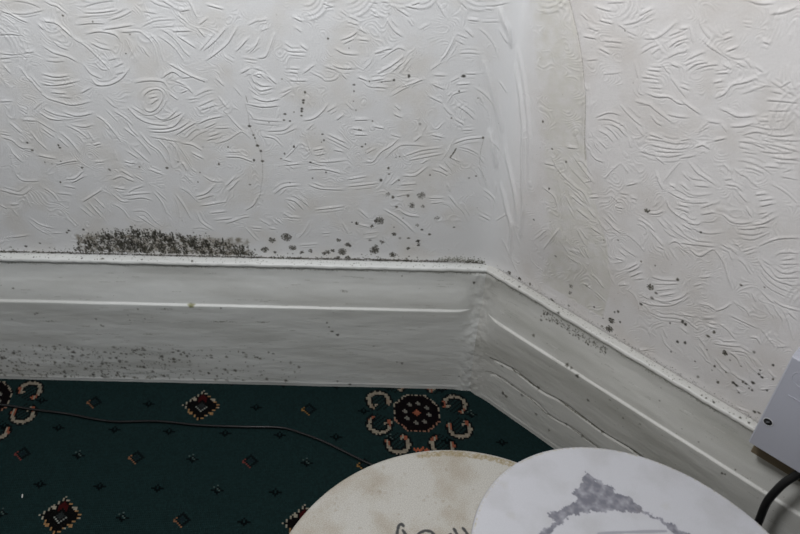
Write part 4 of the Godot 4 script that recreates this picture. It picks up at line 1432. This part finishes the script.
const SPECKS_BACK := [[-618.9,174.9,1.5,60], [-596.3,136.9,1.7,50], [-633.4,124.4,1.4,35], [-519.9,128.1,1.9,40], [-513.6,114.9,2.0,40], [-567.1,61.1,2.8,75], [-642.5,60.5,2.1,55], [-659.5,64.1,1.7,60], [-582.2,74.9,1.7,60], [-602.9,70.1,1.5,60], [-522.8,62.6,2.4,55], [-510.2,63.0,1.7,60], [-601.5,47.4,1.6,60], [-583.7,48.0,1.7,70], [-565.5,42.3,2.1,60], [-388.1,157.1,3.0,50], [-379.7,229.6,1.5,90], [-599.5,135.0,1.6,50], [-459.5,148.9,1.6,45], [-515.8,116.7,1.6,40], [-453.7,131.2,1.3,40], [-349.2,154.3,1.6,50], [-204.6,114.9,2.0,80], [-197.3,108.4,2.2,90], [-210.6,131.6,1.6,60], [-208.3,123.1,1.3,60], [-19.0,198.9,1.8,90], [-112.1,206.2,1.2,50], [-109.0,53.9,2.2,45], [-116.1,55.8,1.7,40], [-148.8,87.6,1.4,40], [-183.0,5.9,2.2,80], [-200.8,11.9,1.7,60], [-27.7,30.1,1.4,50], [-188.5,182.2,1.8,30], [-474.5,127.7,1.3,40], [-475.2,137.1,1.1,40], [-493.7,232.7,1.7,80], [-520.1,233.0,1.3,70], [-443.7,236.7,1.3,70], [-581.7,234.1,1.1,70]]
const STREAKS_BACK := [[-423.6,150.1,12.0,40], [-349.8,128.9,18.8,55], [-296.3,129.7,10.7,40], [-583.0,122.2,13.6,35], [-538.0,114.0,9.5,30], [-187.2,181.5,6.5,30], [-452.7,101.3,16.4,25], [-597.4,17.6,17.3,50], [-577.0,30.2,12.9,50], [-654.3,18.9,11.6,50], [-538.2,26.2,20.1,40], [-482.7,19.5,23.0,40], [-629.4,5.6,17.5,35], [-429.2,80.1,13.9,20]]
const SPECKS_RIGHT := [[115.0,221.2,1.6,90], [91.6,169.9,2.1,70], [115.1,92.6,2.9,90], [94.1,59.6,2.3,60], [163.3,155.0,2.6,80], [145.8,158.6,2.6,80], [152.1,158.5,2.0,70], [184.8,127.5,2.1,60], [64.6,38.7,2.7,80], [70.1,36.9,2.7,80], [213.1,89.4,2.3,80], [164.7,61.1,2.3,70], [120.0,41.9,2.3,60], [143.5,28.6,1.9,60], [189.7,59.1,2.1,60], [232.5,135.0,1.5,50], [285.9,233.3,1.1,80], [301.0,234.3,1.1,70], [306.3,233.8,1.1,80], [315.1,229.6,1.3,90], [345.1,228.2,1.4,90], [354.7,231.0,1.3,90], [337.8,233.5,1.1,40], [94.4,194.4,1.7,60], [54.4,236.9,1.7,70], [56.5,88.4,2.0,50], [76.5,65.6,2.0,50], [253.6,142.8,1.5,40], [211.1,150.3,1.4,40], [262.7,185.2,1.2,40], [319.3,166.2,1.2,40], [365.1,160.7,1.1,50], [355.3,148.1,1.6,70], [358.4,149.4,1.3,70]]
const CRACK_A := [36,90,69,96,76,94,112,90,143,95,174,92,210,89,250,92,294,89]
const CRACK_B := [32,59,42,65,73,65,107,64,134,56,165,61,190,59,202,58,235,56]
const WIRE := [-574,-697,-554,-696,-535,-694,-504,-689,-455,-683,-392,-672,-332,-674,-270,-669,-214,-668,-159,-668,-125,-658,-92,-644,-59,-626,-34,-613,0,-598]
const CREST := [-35,-120,-27,-112,-14,-107,-11,-99,3,-94,12,-81,29,-72,45,-60,47,-53,40,-51,29,-63,22,-74,10,-78,-5,-81,-17,-79,-28,-80,-42,-78,-56,-75,-64,-68,-75,-57,-82,-49,-87,-53,-83,-60,-72,-67,-75,-78,-62,-81,-47,-91,-51,-98,-41,-109]
